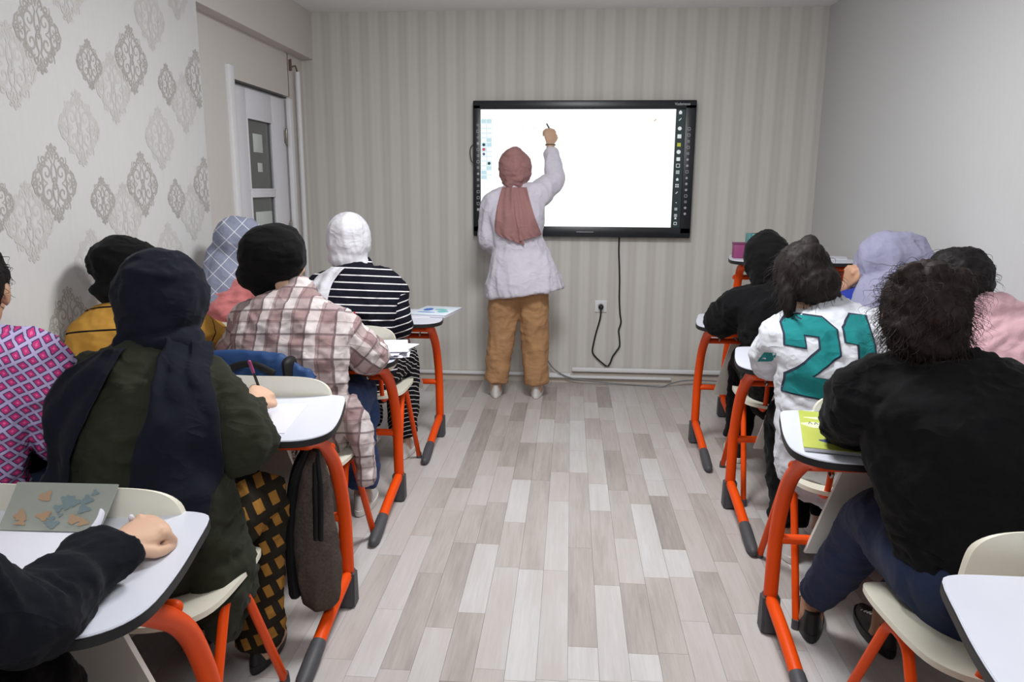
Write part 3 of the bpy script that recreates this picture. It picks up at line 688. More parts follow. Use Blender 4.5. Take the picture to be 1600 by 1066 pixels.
def setuv(me, J, sleeve_r):
    """UV in metres: the torso by (lateral, height along the spine), the sleeves by (angle, length)"""
    v = verts(me); nl = len(me.loops); li = np.empty(nl, int); me.loops.foreach_get('vertex_index', li)
    lt = np.empty(len(me.polygons), int); me.polygons.foreach_get('loop_total', lt); pol = np.repeat(np.arange(len(lt)), lt)
    cen = np.zeros((len(lt), 3)); np.add.at(cen, pol, v[li]); cen /= lt[:, None]
    lat = nrm(J['lat']); P, N = V3(J['P']), V3(J['N']); sp = nrm(N-P); fw = np.cross(sp, lat)
    def seg(p, a, b):
        a, b = V3(a), V3(b); d = b-a; t = np.clip(((p-a)@d)/(d@d), 0, 1); return np.linalg.norm(p-(a+t[:, None]*d), axis=1), t*np.linalg.norm(d)
    q = cen-P; z = np.clip(q@sp, 0, np.linalg.norm(N-P)); r = q-z[:, None]*sp
    dt = np.sqrt(((r@lat)/.19)**2+((r@fw)/.13)**2+1e-6)
    best = dt.copy(); reg = np.zeros(len(cen), int); segs = [None]; k = 0
    for s in 'LR':
        off = 0
        for a, bb in ((J['S'+s], J['E'+s]), (J['E'+s], J['W'+s])):
            k += 1; d, _ = seg(cen, a, bb); d = d/.072; m = d < best; best[m] = d[m]; reg[m] = k; segs.append((V3(a), V3(bb), off)); off += np.linalg.norm(V3(bb)-V3(a))
    uv = np.zeros((nl, 2)); rl = reg[pol]; pv = v[li]
    m = rl == 0; q = pv[m]-P; uv[m, 0] = q@lat; uv[m, 1] = q@sp
    for i in range(1, k+1):
        m = rl == i
        if not m.any(): continue
        a, bb, off = segs[i]; d = nrm(bb-a); e1 = np.cross(d, fw); e1 = nrm(e1); e2 = np.cross(d, e1); q = pv[m]-a
        an = np.arctan2(q@e1, q@e2); uv[m, 0] = an*sleeve_r; uv[m, 1] = q@d+off
    l = me.uv_layers.new(name='UVMap'); l.data.foreach_set('uv', uv.ravel())
def FOLD(s=3, k=1.0, q=(6, 6, 9)):
    return [dict(amp=.018*k, sc3=q, seed=s), dict(amp=.011*k, sc3=tuple(2.2*v for v in q), seed=s+3, warp=.6), dict(amp=.0035*k, sc3=tuple(5.5*v for v in q), seed=s+5)]
def shirt(b, mat, i=.022, name='shirt', sl=(1.0, 1.0), sr=.0, cuff=.042, hem=None, extra=None, fold=None, uv=.062, vox=.009, label=None, cuffx=0):
    J = b.J; g = G(); torso(g, J, i, top=True, hem=hem)
    for s, ln in zip('LR', sl):
        S, E, W = V3(J['S'+s]), V3(J['E'+s]), V3(J['W'+s]); r = .066+sr
        E2 = E
        pts = [lerp(J['N'], S, .35)-V3((0, 0, .035)), S, lerp(S, E, .5)]; rr = [.062+i, .066+i*.55+sr*.5, r*.98]
        if ln > .5:
            pts += [E, lerp(E, W, .4*ln), lerp(E, W, ln)]; rr += [.058+sr*.9, .053+sr, cuff]
        else:
            pts += [lerp(S, E, .5+ln)]; rr += [.06+sr]
        g.tube(pts, rr, 16, sub=4, rnd=False)
    if extra: extra(g)
    return b.soft(name, g, mat, vox, 5, fold if fold is not None else FOLD(int(abs(b.base[0])*100) % 7+3), label, uv)
def trousers(b, mat, rr=(.108, .1, .082, .075, .066), cut=.94, uv=None, fold=None, name='trousers', vox=.01, label=None, hipw=1.0):
    J = b.J; g = G(); P = V3(J['P']); lat = nrm(J['lat'])
    g.tube([P-V3((0, 0, .07)), P, P+V3((0, 0, .1))], [(.15*hipw, .12), (.185*hipw, .14), (.165*hipw, .12)], 24, lat=lat, sub=4)
    for s in 'LR':
        K, A = V3(J['K'+s]), V3(J['A'+s]); hip = P+lat*(.085 if s == 'R' else -.085)
        g.tube([hip, lerp(hip, K, .5), K, lerp(K, A, .4), lerp(K, A, cut)], rr, 16, sub=4, rnd=False)
    o = b.soft(name, g, mat, vox, 5, fold if fold is not None else FOLD(11, .7, (8, 8, 10)), label)
    return o
def shoes(b, mat, sole=None, s=1.0, sides='LR'):
    for q in sides:
        A = V3(b.J['A'+q])*(1, 1, 0); T = b.__dict__['T'+q]*(1, 1, 0); d = nrm(T-A); R = Matrix.Rotation(math.atan2(-d[0], d[1]), 3, 'Z')
        z0 = b.J.get('fz', 0.0)
        c = A+d*.055; n = 22; g = G(); rings = []
        def out(z, k, w, back=0):
            P = []
            for i in range(n):
                a = 2*PI*i/n; x = math.cos(a)*.045*w*(1-.18*max(0, -math.sin(a))); y = math.sin(a)*.137*k+(0.0 if math.sin(a) > 0 else back); P.append(tuple(Vector(c)+R @ Vector((x*s, y*s, z+z0))))
            return P
        g.loft([out(.003, .97, .97), out(.012, 1, 1.02), out(.03, 1, 1)]); b.part('shoe_sole', g, sole or RUBBER)
        g = G(); rg = []
        for z, y0, y1, w in ((.028, -.132, .13, .95), (.045, -.13, .118, .9), (.06, -.126, .06, .8), (.078, -.122, .01, .66), (.092, -.118, -.02, .6)):
            rg.append([tuple(Vector(c)+R @ Vector((math.cos(2*PI*i/n)*.043*w*s, ((y0+y1)/2+math.sin(2*PI*i/n)*(y1-y0)/2)*s, z+z0))) for i in range(n)])
        g.loft(rg); sh = b.part('shoe', g, mat)
        g = G()
        for k in range(4):
            y = .055-.022*k; z = .056+.009*k; g.tube([tuple(Vector(c)+R @ Vector((x*s, y*s, z+z0-.5*x*x*8))) for x in (-.024, 0, .024)], .003, 6, sub=2)
        b.part('laces', g, RUBBER if mat is not RUBBER else PAPER)
def scarf_head(b, mat, w=.108, d=.112, h=.125, off=(0, -.02, .01), neck=True, fold=None, name='headscarf', extra=None, nr=.075, vox=.008, label=None, uv=None):
    J = b.J; at = b.at; Lt, F_, U_ = axes(J['HF'], J.get('HU', (0, 0, 1))); R = rotm(Lt, F_, U_); g = G()
    g.ell(at(*off), (w, d, h), R, 28, 16)
    if neck: g.tube([at(0, -.03, -.05), lerp(at(0, -.02, -.06), J['N'], .6), V3(J['N'])+V3((0, 0, -.015))], [(w*.82, d*.8), (nr, nr), (nr*1.25, nr*1.1)], 20, lat=Lt, sub=4)
    if extra: extra(g, at)
    return b.soft(name, g, mat, vox, 6, fold if fold is not None else FOLD(21, .6, (7, 7, 13)), label, uv)
def drape(b, tree, name, mat, P, d, off=.012, thick=.006, nu=14, nv=26, pleats=5, amp=.006, label=None, seed=0, smooth=3, wave=.0):
    """cloth laid onto the surface TREE: P = rows of (left, right) points in space near it, cast along d"""
    d = Vector(nrm(d)); rows = crom([np.concatenate([V3(a), V3(c)]) for a, c in P], max(1, nv//(len(P)-1))); pts = []
    last = None
    for j, r in enumerate(rows):
        row = []
        for i in range(nu+1):
            p = Vector(lerp(r[:3], r[3:], i/nu)); o = p-d*.6; hit = tree.ray_cast(o, d, 1.0); row.append([p, hit[0] if hit[0] is not None else None])
        pts.append(row)
    Z = []
    for j, row in enumerate(pts):
        for i, (p, hh) in enumerate(row):
            Z.append((hh-p).dot(d) if hh is not None and abs((hh-p).dot(d)) < .22 else float('nan'))
    Z = np.array(Z).reshape(len(pts), nu+1)
    for _ in range(60):
        bad = np.isnan(Z)
        if not bad.any() or bad.all(): break
        Pd = np.pad(Z, 1, constant_values=np.nan); nb = np.stack([Pd[:-2, 1:-1], Pd[2:, 1:-1], Pd[1:-1, :-2], Pd[1:-1, 2:]]); ok = ~np.isnan(nb); cnt = ok.sum(0); av = np.where(ok, nb, 0).sum(0)/np.maximum(cnt, 1)
        Z = np.where(bad & (cnt > 0), av, Z)
    Z = np.nan_to_num(Z)
    for _ in range(smooth):
        A = Z.copy(); A[1:-1] = (Z[:-2]+Z[2:]+2*Z[1:-1])/4; A[:, 1:-1] = (A[:, :-2]+A[:, 2:]+2*A[:, 1:-1])/4; Z = np.minimum(A, Z)
    g = G(); V = []
    for s_ in (0, 1):
        for j, row in enumerate(pts):
            for i, (p, hh) in enumerate(row):
                u = i/nu; f = amp*math.sin(2*PI*pleats*u+1.2*math.sin(j*.35+seed)+seed)+amp*.6*math.sin(2*PI*pleats*.47*u+j*.12+seed*2)
                edge = min(u, 1-u)*nu; e = 1 if edge > .9 else .55
                V.append(p+d*(Z[j, i]-off-abs(amp)*1.2-f-s_*thick*e))
    m_ = nu+1; M_ = len(pts); Nn = m_*M_; Fs = []
    for j in range(M_-1):
        for i in range(nu):
            a = j*m_+i; Fs += [(a, a+m_, a+m_+1, a+1), (a+Nn, a+1+Nn, a+m_+1+Nn, a+m_+Nn)]
    ed = [i for i in range(m_)]+[j*m_+nu for j in range(1, M_)]+[(M_-1)*m_+i for i in range(nu-1, -1, -1)]+[j*m_ for j in range(M_-2, 0, -1)]
    for a, c in zip(ed, ed[1:]+ed[:1]): Fs.append((a, c, c+Nn, a+Nn))
    o = b.part(name, g.add(V, Fs), mat, label, 180); return o
def hair_cap(b, mat, w=.092, d=.108, h=.112, off=(0, -.02, .022), extra=None, fold=None, name='hair', vox=.0065, strands=0, curl=.0, seed=1, ln=.06, area=None, sw=.0016):
    J = b.J; at = b.at; Lt, F_, U_ = axes(J['HF'], J.get('HU', (0, 0, 1))); R = rotm(Lt, F_, U_); g = G()
    g.ell(at(*off), (w, d, h), R, 26, 16)
    if extra: extra(g, at)
    o = b.soft(name, g, mat, vox, 4, fold if fold is not None else [dict(amp=.010, sc3=(16, 16, 9), seed=seed), dict(amp=.005, sc3=(55, 55, 16), seed=seed+1)])
    if strands:
        rr = random.Random(seed); pv, pf = b.last_world; g = G(); cen = V3(at(*off))
        idx = [i for i in range(0, len(pv))]; nt = 0
        me_n = None
        while nt < strands:
            p = pv[rr.choice(idx)]
            if area and not area(p): 
                if rr.random() < .98: continue
            n_ = nrm(p-cen); dn = nrm(n_*.35+V3((rr.uniform(-.5, .5), rr.uniform(-.3, .3), -1.0+.6*rr.random()))); pts = []; ph = rr.random()*6; a1 = nrm(np.cross(dn, n_)); L_ = ln*rr.uniform(.5, 1.4)
            for k in range(9):
                t = k/8; pts.append(p-n_*.006+dn*L_*t+n_*(.012*math.sin(PI*t))+a1*curl*math.sin(ph+t*7)*(.3+t)+n_*curl*math.cos(ph+t*7)*(.3+t))
            g.tube(pts, [sw*(1-.75*k/8) for k in range(9)], 4, rnd=False); nt += 1
        so = b.part('hair_strands', g, mat); so['kind'] = 'stuff'
    return o
def decal(b, tree, name, mat, poly, org, ux, uz, d, off, label=None, cuts=4, thick=0.002):
    """flat printed figure laid on the cloth: 2-D outline poly placed at org + x*ux + y*uz, cast along d"""
    bm = bmesh.new(); vs = [bm.verts.new((x, y, 0)) for x, y in poly]; ed = [bm.edges.new((vs[i], vs[(i+1) % len(vs)])) for i in range(len(vs))]
    bmesh.ops.triangle_fill(bm, edges=ed, use_beauty=True)
    for _ in range(cuts):
        le = [e for e in bm.edges if e.calc_length() > .014]
        if not le: break
        bmesh.ops.subdivide_edges(bm, edges=le, cuts=1); bmesh.ops.triangulate(bm, faces=bm.faces)
    g = G(); d = Vector(nrm(d)); P = []
    for v in bm.verts:
        p = Vector(V3(org)+V3(ux)*v.co.x+V3(uz)*v.co.y); h = tree.ray_cast(p-d*.5, d, 1.0); q = h[0] if h[0] is not None else p
        P.append(q-d*off)
    bm.verts.index_update(); g.add(P, [[v.index for v in f.verts] for f in bm.faces]); bm.free()
    return b.part(name, g, mat, label, 180)

# cloth patterns
def uvn(t):
    n = t.node('ShaderNodeUVMap', uv_map='UVMap'); return t.sep(n.outputs[0])
def weave(t): cloth_bump(t)
def plaid():
    t = NT('plaid_flannel'); u = uvn(t); x, y = u[0], u[1]; p = .088
    wx = t.band(x, p, .034); wy = t.band(y, p, .034, .3); dx = t.band(x, p, .007, .08); dx2 = t.band(x, p, .005, .53); dy = t.band(y, p, .007, .40); dy2 = t.band(y, p, .004, .85)
    wv = t.noise(t.coord(), 25, 3); base = t.mix(wv, L(134, 110, 110), L(152, 128, 126))
    c = t.mix(t.f('ADD', t.f('MULTIPLY', wx, .62), t.f('MULTIPLY', wy, .25)), base, L(208, 201, 200)); dk = t.f('MINIMUM', t.f('ADD', t.f('ADD', dx, dy), t.f('MULTIPLY', t.f('ADD', dx2, dy2), .6)), 1.0)
    c = t.mix(t.f('MULTIPLY', dk, .72), c, L(92, 78, 82)); weave(t); return t.out(c, .9, .1, Sheen_Weight=.1)
def stripes():
    t = NT('striped_jersey'); u = uvn(t); l = t.band(u[1], .034, .0052); c = t.mix(l, L(24, 24, 34), L(225, 222, 225)); weave(t); return t.out(c, .9, .1)
def thin_stripes():
    t = NT('striped_trousers'); v = t.sep(t.mapping(t.coord(), rot=(.5, .35, .25))); l = t.band(v[2], .019, .0028); c = t.mix(l, L(20, 20, 24), L(205, 200, 200)); weave(t); return t.out(c, .9, .1)
def lozenge():
    t = NT('pink_lozenge_print'); o = t.sep(t.coord()); u = (t.f('MULTIPLY_ADD', o[1], .6, o[0]), o[2]); x = t.f('DIVIDE', t.f('ADD', u[0], t.f('MULTIPLY', u[1], .75)), .030); y = t.f('DIVIDE', t.f('SUBTRACT', u[1], t.f('MULTIPLY', u[0], .35)), .027)
    ax = t.f('ABSOLUTE', t.f('SUBTRACT', t.f('FRACT', x), .5)); ay = t.f('ABSOLUTE', t.f('SUBTRACT', t.f('FRACT', y), .5)); d = t.f('MAXIMUM', ax, ay)
    c = t.mix(t.f('LESS_THAN', d, .37), L(188, 176, 216), L(84, 66, 108)); c = t.mix(t.f('LESS_THAN', d, .27), c, L(206, 62, 130)); c = t.mix(t.f('LESS_THAN', d, .10), c, L(235, 110, 165)); weave(t); return t.out(c, .85, .15)
def blocks():
    t = NT('mustard_block_print'); v = t.sep(t.mapping(t.coord(), rot=(.15, .4, .3))); z = t.f('DIVIDE', v[2], .062); row = t.f('FLOOR', z); fz = t.f('FRACT', z)
    an = t.f('ADD', v[0], t.f('MULTIPLY', v[1], .8)); x = t.f('FRACT', t.f('ADD', t.f('DIVIDE', an, .05), t.f('MULTIPLY', row, .5)))
    m = t.f('MULTIPLY', t.f('LESS_THAN', x, .52), t.f('LESS_THAN', fz, .58)); c = t.mix(m, L(38, 33, 26), L(148, 106, 48)); weave(t); return t.out(c, .9, .1)
def windowpane():
    t = NT('grey_windowpane_scarf'); o_ = t.sep(t.coord()); ddot = lambda a: t.f('ADD', t.f('MULTIPLY', o_[0], a[0]), t.f('MULTIPLY_ADD', o_[1], a[1], t.f('MULTIPLY', o_[2], a[2]))); v = (ddot((.64, .29, .7)), None, ddot((-.64, -.29, .7))); c0 = t.mix(t.noise(t.coord(), 12), L(122, 128, 148), L(146, 151, 170))
    k = t.f('MAXIMUM', t.band(v[0], .052, .0032), t.band(v[2], .06, .0032)); weave(t); return t.out(t.mix(k, c0, L(205, 206, 214)), .9, .1)
# colours of the clothes
NAVY = cloth('navy_scarf', L(20, 23, 34)); OLIVE = cloth('olive_wool', L(42, 44, 34)); BLACK = cloth('black_cloth', L(13, 13, 15)); BLACK_S = cloth('black_scarf', L(12, 12, 13)); NAVYBLK = cloth('blue_black_knit', L(16, 18, 26))
WHITE_S = cloth('white_scarf', L(206, 205, 211), .05, bump=.1); WHITE_T = cloth('white_jersey', L(202, 205, 212), .04); TUNIC = cloth('white_tunic', L(212, 208, 220), .04); MAUVE = cloth('mauve_scarf', L(158, 118, 116), .07); TAN = cloth('tan_trousers', L(176, 136, 98), .07)
LAV = cloth('lavender_scarf', L(146, 146, 170), .08); COBALT = cloth('cobalt_cloth', L(40, 55, 140)); PINK = cloth('pale_pink_fleece', L(204, 164, 172), .1, .3, .95, 220, .6); ROSE = cloth('rose_cloth', L(196, 118, 118), .08); MUST = cloth('mustard_knit', L(180, 136, 62), .08)
DENIM = cloth('dark_denim', L(40, 50, 76), .15, .05, .9, 500, .3); BLUEJ = cloth('blue_denim', L(52, 72, 112), .15, .05, .9, 500, .3); GREYT = cloth('grey_trousers', L(88, 86, 88))
HAIR_D = simple('dark_brown_hair', L(30, 23, 21), .62, .2, .25, 40); HAIR_B = simple('black_hair', L(20, 17, 17), .62, .2, .2, 40); HAIR_R = simple('brown_curly_hair', L(34, 24, 22), .65, .2, .35, 30)
SHOE_B = simple('black_shoe', L(24, 24, 26), .45, .4, .1); SHOE_W = simple('white_shoe', L(214, 212, 210), .55, .3, .04); TEAL = cloth('teal_print', L(30, 120, 122), .1); TEAL_D = cloth('dark_print_edge', L(48, 56, 72), .1)
PLAID, STRIPE, TSTRIPE, LOZ, BLOCK, PANE = plaid(), stripes(), thin_stripes(), lozenge(), blocks(), windowpane()
X = (1, 0, 0)
def seated(cx, hy, N, H, HF, S, E, W, K=None, A=None, **k):
    """S, E, W: (left, right) shoulders, elbows, wrists"""
    J = dict(P=(cx, hy, .545), N=N, H=H, HF=HF, lat=k.pop('lat', X), SL=S[0], SR=S[1], EL=E[0], ER=E[1], WL=W[0], WR=W[1])
    K = K or ((cx-.11, hy+.42, .53), (cx+.11, hy+.42, .53)); A = A or ((K[0][0], K[0][1]+.02, .1), (K[1][0], K[1][1]+.02, .1))
    J.update(KL=K[0], KR=K[1], AL=A[0], AR=A[1]); J.update(k); return J
DN = (0, 0, -1)

# teacher
J = dict(P=(-.335, 4.93, .86), N=(-.365, 4.95, 1.385), H=(-.368, 4.985, 1.515), HF=(.1, 1, .02), lat=nrm((1, 0, .1)), hunch=.02,
         SL=(-.50, 4.95, 1.30), SR=(-.232, 4.97, 1.355), EL=(-.545, 4.93, 1.07), ER=(-.112, 5.07, 1.455), WL=(-.47, 5.13, .99), WR=(-.150, 5.19, 1.695),
         KL=(-.445, 4.96, .47), KR=(-.228, 4.96, .47), AL=(-.49, 4.955, .10), AR=(-.212, 4.965, .095), TL=(-.50, 5.10, .025), TR=(-.205, 5.11, .025),
         hR=dict(F=(-.05, .3, 1), n=(-.35, 1, -.1), t=-1, curl=1.0, thumb=.8, s=1.12), hL=dict(n=(.6, .5, -.3), curl=.8), w=.9)
T = person('woman standing at the board in white tunic, tan trousers and mauve headscarf, writing', J, SKIN, vox=.005)
def tun(g):
    g.tube([(-.35, 4.935, 1.14), (-.34, 4.93, 1.04), (-.33, 4.925, .93), (-.312, 4.92, .82), (-.298, 4.92, .725)], [(.15, .10), (.172, .122), (.205, .145), (.24, .165), (.262, .175)], 28, lat=nrm((1, 0, .20)), sub=4, rnd=False)
shirt(T, TUNIC, .03, 'tunic', (1.0, .80), .006, .05, extra=tun, hem=[((-.335, 4.93, .84), (.18, .13), 2)], fold=[dict(amp=.016, sc3=(9, 9, 3), seed=3), dict(amp=.005, sc3=(18, 18, 8), seed=8, warp=.5)], uv=None)
tt = bvh(T)
trousers(T, TAN, (.108, .104, .09, .083, .080), .99, hipw=1.0, fold=[dict(amp=.012, sc3=(12, 12, 7), seed=2), dict(amp=.006, sc3=(10, 10, 22), seed=6)])
shoes(T, SHOE_W, RUBBER, .92)
def teach(g, at):
    g.ell(at(.0, -.05, .105), (.06, .06, .04)); g.ell(at(.005, -.085, -.075), (.055, .035, .035)); g.ell(at(.03, -.1, -.055), (.04, .025, .022))
scarf_head(T, MAUVE, .105, .118, .128, (0, -.012, .008), extra=teach, nr=.06)
drape(T, tt, 'scarf_tail', MAUVE, [((-.445, 4.8, 1.41), (-.335, 4.8, 1.41)), ((-.475, 4.8, 1.25), (-.315, 4.8, 1.25)), ((-.48, 4.8, 1.14), (-.30, 4.8, 1.12)), ((-.44, 4.8, 1.10), (-.29, 4.8, 1.05))], (0, 1, 0), pleats=3, seed=1)
drape(T, tt, 'scarf_tail', MAUVE, [((-.37, 4.8, 1.41), (-.285, 4.8, 1.41)), ((-.355, 4.8, 1.25), (-.235, 4.8, 1.25)), ((-.33, 4.8, 1.14), (-.195, 4.8, 1.14)), ((-.32, 4.8, 1.075), (-.185, 4.8, 1.11))], (0, 1, 0), pleats=3, seed=2.2, off=.018)
T.part('bracelet', G().tube([(-.148+.031*math.cos(a), 5.19+.031*math.sin(a), 1.69) for a in np.linspace(0, 2*PI, 20)], .005, 8), simple('woven_bracelet', L(96, 78, 60), .6, .3))
g = G().tube([(-.178, 5.315, 1.835), (-.150, 5.235, 1.785)], .0055, 10); single('stylus', g, BLACK_PLASTIC, "slim dark stylus in the teacher's raised hand, touching the board", 'pen', (-.165, 5.275, 1.81))

# left, aisle column
J = seated(-1.03, 1.665, (-1.06, 1.79, .975), (-1.04, 1.84, 1.105), (.15, 1, -.25), ((-1.215, 1.785, .89), (-.922, 1.778, .882)), ((-1.275, 1.75, .765), (-.805, 1.735, .765)), ((-1.13, 1.97, .765), (-.895, 2.0, .80)),
    K=((-1.13, 2.02, .53), (-.872, 1.93, .535)), A=((-1.12, 2.03, .1), (-.895, 1.94, .1)), hunch=.05, w=1.0, hR=dict(F=(-.05, 1, .1), n=(-.5, .1, -1), t=-1, curl=.75), hL=dict(n=DN, t=1, curl=.35))
P3 = person('woman in olive green coat and navy headscarf writing at a desk, her back to us', J, SKIN)
def coat(g):
    g.tube([(-.90, 1.66, .66), (-.86, 1.67, .5), (-.848, 1.68, .38), (-.855, 1.69, .29)], [(.07, .10), (.066, .10), (.05, .10), (.028, .08)], 18, lat=X, sub=4)
    g.tube([(-1.17, 1.63, .66), (-1.225, 1.63, .5), (-1.235, 1.63, .32)], [(.08, .10), (.05, .13), (.035, .13)], 18, lat=X, sub=4)
shirt(P3, OLIVE, .026, 'coat', (1, .86), .010, .046, extra=coat, label='olive green knitted coat')
t3 = bvh(P3)
trousers(P3, BLOCK, label='black trousers with mustard blocks', rr=(.105, .1, .080, .070, .064), cut=1.06); shoes(P3, SHOE_B, SHOE_B, .85)
def olk(g, at): g.ell(at(-.03, -.09, -.12), (.035, .026, .03)); g.ell(at(.02, -.03, -.1), (.1, .085, .05))
scarf_head(P3, NAVY, .106, .118, .122, (0, -.02, .012), extra=olk, nr=.08)
drape(P3, t3, 'scarf_end', NAVY, [((-.985, 1.70, 1.045), (-.91, 1.70, 1.03)), ((-.965, 1.63, .98), (-.872, 1.63, .962)), ((-.953, 1.56, .89), (-.835, 1.56, .88)), ((-.975, 1.54, .79), (-.825, 1.54, .79)), ((-.99, 1.53, .70), (-.83, 1.53, .70)), ((-.99, 1.5, .60), (-.84, 1.5, .58))], (0, 1, -.15), pleats=2.5, amp=.005, seed=.5, nv=32)
drape(P3, t3, 'scarf_end', NAVY, [((-1.13, 1.68, 1.01), (-1.05, 1.68, 1.02)), ((-1.20, 1.6, .97), (-1.06, 1.6, .96)), ((-1.245, 1.6, .88), (-1.09, 1.6, .87)), ((-1.265, 1.6, .79), (-1.12, 1.6, .78)), ((-1.27, 1.6, .69), (-1.14, 1.6, .70)), ((-1.26, 1.6, .60), (-1.16, 1.6, .6))], (0, 1, -.25), pleats=2, amp=.005, seed=3, nv=32)

J = seated(-1.0, 2.60, (-1.01, 2.70, .985), (-1.085, 2.745, 1.13), (.35, 1, -.15), ((-1.185, 2.70, .89), (-.872, 2.69, .885)), ((-1.26, 2.68, .77), (-.748, 2.73, .768)), ((-1.1, 2.93, .765), (-.862, 2.93, .812)), hunch=.05, w=1.08,
    hR=dict(F=(-.35, .9, .1), n=(-.5, .1, -1), t=-1, curl=.8), hL=dict(n=DN, t=1, curl=.35))
P2 = person('person in plaid overshirt and big black head wrap, seated by the aisle', J, SKIN)
def pl_(g):
    g.tube([(-.82, 2.56, .62), (-.755, 2.56, .52), (-.738, 2.57, .40), (-.735, 2.57, .335)], [(.06, .07), (.036, .06), (.028, .058), (.026, .055)], 16, lat=X, sub=4, rnd=False)
shirt(P2, PLAID, .030, 'overshirt', (1, .88), .007, .05, extra=pl_, fold=FOLD(4, .9))
trousers(P2, BLUEJ); shoes(P2, SHOE_W)
def wrp(g, at): g.ell(at(.005, -.06, .025), (.122, .095, .1)); g.ell(at(-.045, -.06, -.06), (.085, .075, .06)); g.ell(at(-.03, -.03, -.1), (.07, .06, .05))
scarf_head(P2, BLACK_S, .108, .114, .115, (0, -.03, .022), neck=False, extra=wrp, name='head_wrap', fold=[dict(amp=.010, sc3=(7, 7, 16), seed=3), dict(amp=.004, sc3=(9, 30, 34), seed=5)])
shirtc = G().tube([(-1.01-.075, 2.62, .985), (-1.01, 2.585, 1.0), (-1.01+.075, 2.62, .99)], .02, 10, sub=3)

J = seated(-1.03, 3.47, (-1.02, 3.53, 1.0), (-1.055, 3.57, 1.14), (.3, 1, -.1), ((-1.19, 3.53, .915), (-.872, 3.53, .918)), ((-1.26, 3.56, .77), (-.82, 3.53, .745)), ((-1.1, 3.84, .765), (-.90, 3.78, .765)),
    K=((-1.1, 3.86, .53), (-.865, 3.72, .54)), A=((-1.09, 3.9, .1), (-.86, 3.74, .1)), hunch=.05, hR=dict(n=DN, t=-1, curl=.4), hL=dict(n=DN, t=1, curl=.4), w=1.05)
P1 = person('person in black and white striped top with white headscarf, front left row', J, SKIN)
shirt(P1, STRIPE, .028, 'striped_top', (1, .96), .01, .046, fold=FOLD(5, .8))
t1 = bvh(P1); trousers(P1, TSTRIPE, (.11, .106, .092, .08, .07)); shoes(P1, SHOE_W)
def wsc(g, at): g.ell(at(0, -.03, .045), (.098, .112, .1)); g.ell(at(0, -.05, -.07), (.09, .07, .06))
scarf_head(P1, WHITE_S, .104, .115, .13, (0, -.02, .01), extra=wsc, nr=.078, fold=[dict(amp=.009, sc3=(13, 13, 5), seed=14), dict(amp=.004, sc3=(22, 22, 10), seed=2)])
drape(P1, t1, 'scarf_end', WHITE_S, [((-1.13, 3.38, 1.05), (-1.04, 3.38, 1.04)), ((-1.2, 3.38, .99), (-1.085, 3.38, .97)), ((-1.22, 3.38, .9), (-1.10, 3.38, .88)), ((-1.23, 3.38, .82), (-1.12, 3.38, .80))], (0, 1, -.2), pleats=2, seed=1)

# left, wall column
J = seated(-1.57, 3.44, (-1.56, 3.50, .97), (-1.57, 3.52, 1.115), (.6, 1, -.2), ((-1.69, 3.48, .9), (-1.39, 3.5, .9)), ((-1.69, 3.56, .76), (-1.34, 3.6, .765)), ((-1.55, 3.82, .765), (-1.42, 3.84, .765)), hunch=.04, hR=dict(n=DN, t=-1, curl=.4), hL=dict(n=DN, t=1, curl=.4))
Q1 = person('person in rose pink top with grey checked headscarf, by the left wall', J, SKIN)
shirt(Q1, ROSE, .026, 'rose_top', (1, .96), .01, .046); tq = bvh(Q1); trousers(Q1, GREYT); shoes(Q1, SHOE_B)
def chk(g, at):
    g.ell(at(-.0, -.03, .04), (.125, .12, .105)); g.tube([at(-.05, -.07, -.05), (-1.63, 3.44, 1.0), (-1.655, 3.42, .88), (-1.67, 3.42, .76)], [(.09, .08), (.105, .09), (.11, .1), (.1, .1)], 20, lat=X, sub=4, rnd=True)
scarf_head(Q1, PANE, .12, .122, .122, (-.01, -.02, .015), extra=chk, nr=.085, fold=[dict(amp=.008, sc3=(16, 16, 7), seed=5)])

J = seated(-1.58, 2.50, (-1.61, 2.60, .95), (-1.60, 2.65, 1.07), (.35, 1, -.35), ((-1.705, 2.58, .88), (-1.42, 2.62, .89)), ((-1.70, 2.64, .77), (-1.36, 2.79, .785)), ((-1.6, 2.9, .765), (-1.455, 2.86, .84)), hunch=.05, hR=dict(F=(-.3, -.1, 1), n=(-1, -.1, 0), t=1, curl=.5), hL=dict(n=DN, t=1, curl=.4))
Q2 = person('person in mustard top with black headscarf behind the navy one', J, SKIN)
def mus(t=None): pass
t = NT('mustard_black_lined'); u = uvn(t); MUSTL = t.out(t.mix(t.band(u[1], .088, .007, .2), L(184, 138, 62), L(30, 26, 22)), .9, .1)
shirt(Q2, MUSTL, .028, 'mustard_top', (1, .93), .012, .048, fold=FOLD(4, .5)); trousers(Q2, GREYT); shoes(Q2, SHOE_B)
def bsc(g, at): g.ell(at(-.0, -.05, -.06), (.105, .08, .06)); g.ell(at(-.02, -.05, .04), (.118, .11, .1))
scarf_head(Q2, BLACK_S, .112, .115, .122, (0, -.02, .01), extra=bsc, nr=.08)

J = seated(-1.50, 1.60, (-1.50, 1.70, 1.02), (-1.488, 1.74, 1.14), (-.45, 1, -.3), ((-1.68, 1.69, .95), (-1.315, 1.69, .955)), ((-1.71, 1.72, .78), (-1.29, 1.73, .78)), ((-1.58, 1.98, .765), (-1.42, 1.98, .765)), hunch=.045, hR=dict(n=DN, t=-1, curl=.4), hL=dict(n=DN, t=1, curl=.4), w=1.03)
Q3 = person('person in pink lozenge-print shirt with short dark hair at the left edge', J, SKIN2)
shirt(Q3, LOZ, .03, 'lozenge_shirt', (1, .95), .012, .048); trousers(Q3, DENIM); shoes(Q3, SHOE_W)
hair_cap(Q3, HAIR_B, .083, .1, .1, (0, -.026, .034), strands=260, curl=.003, ln=.022, seed=3, sw=.0009)

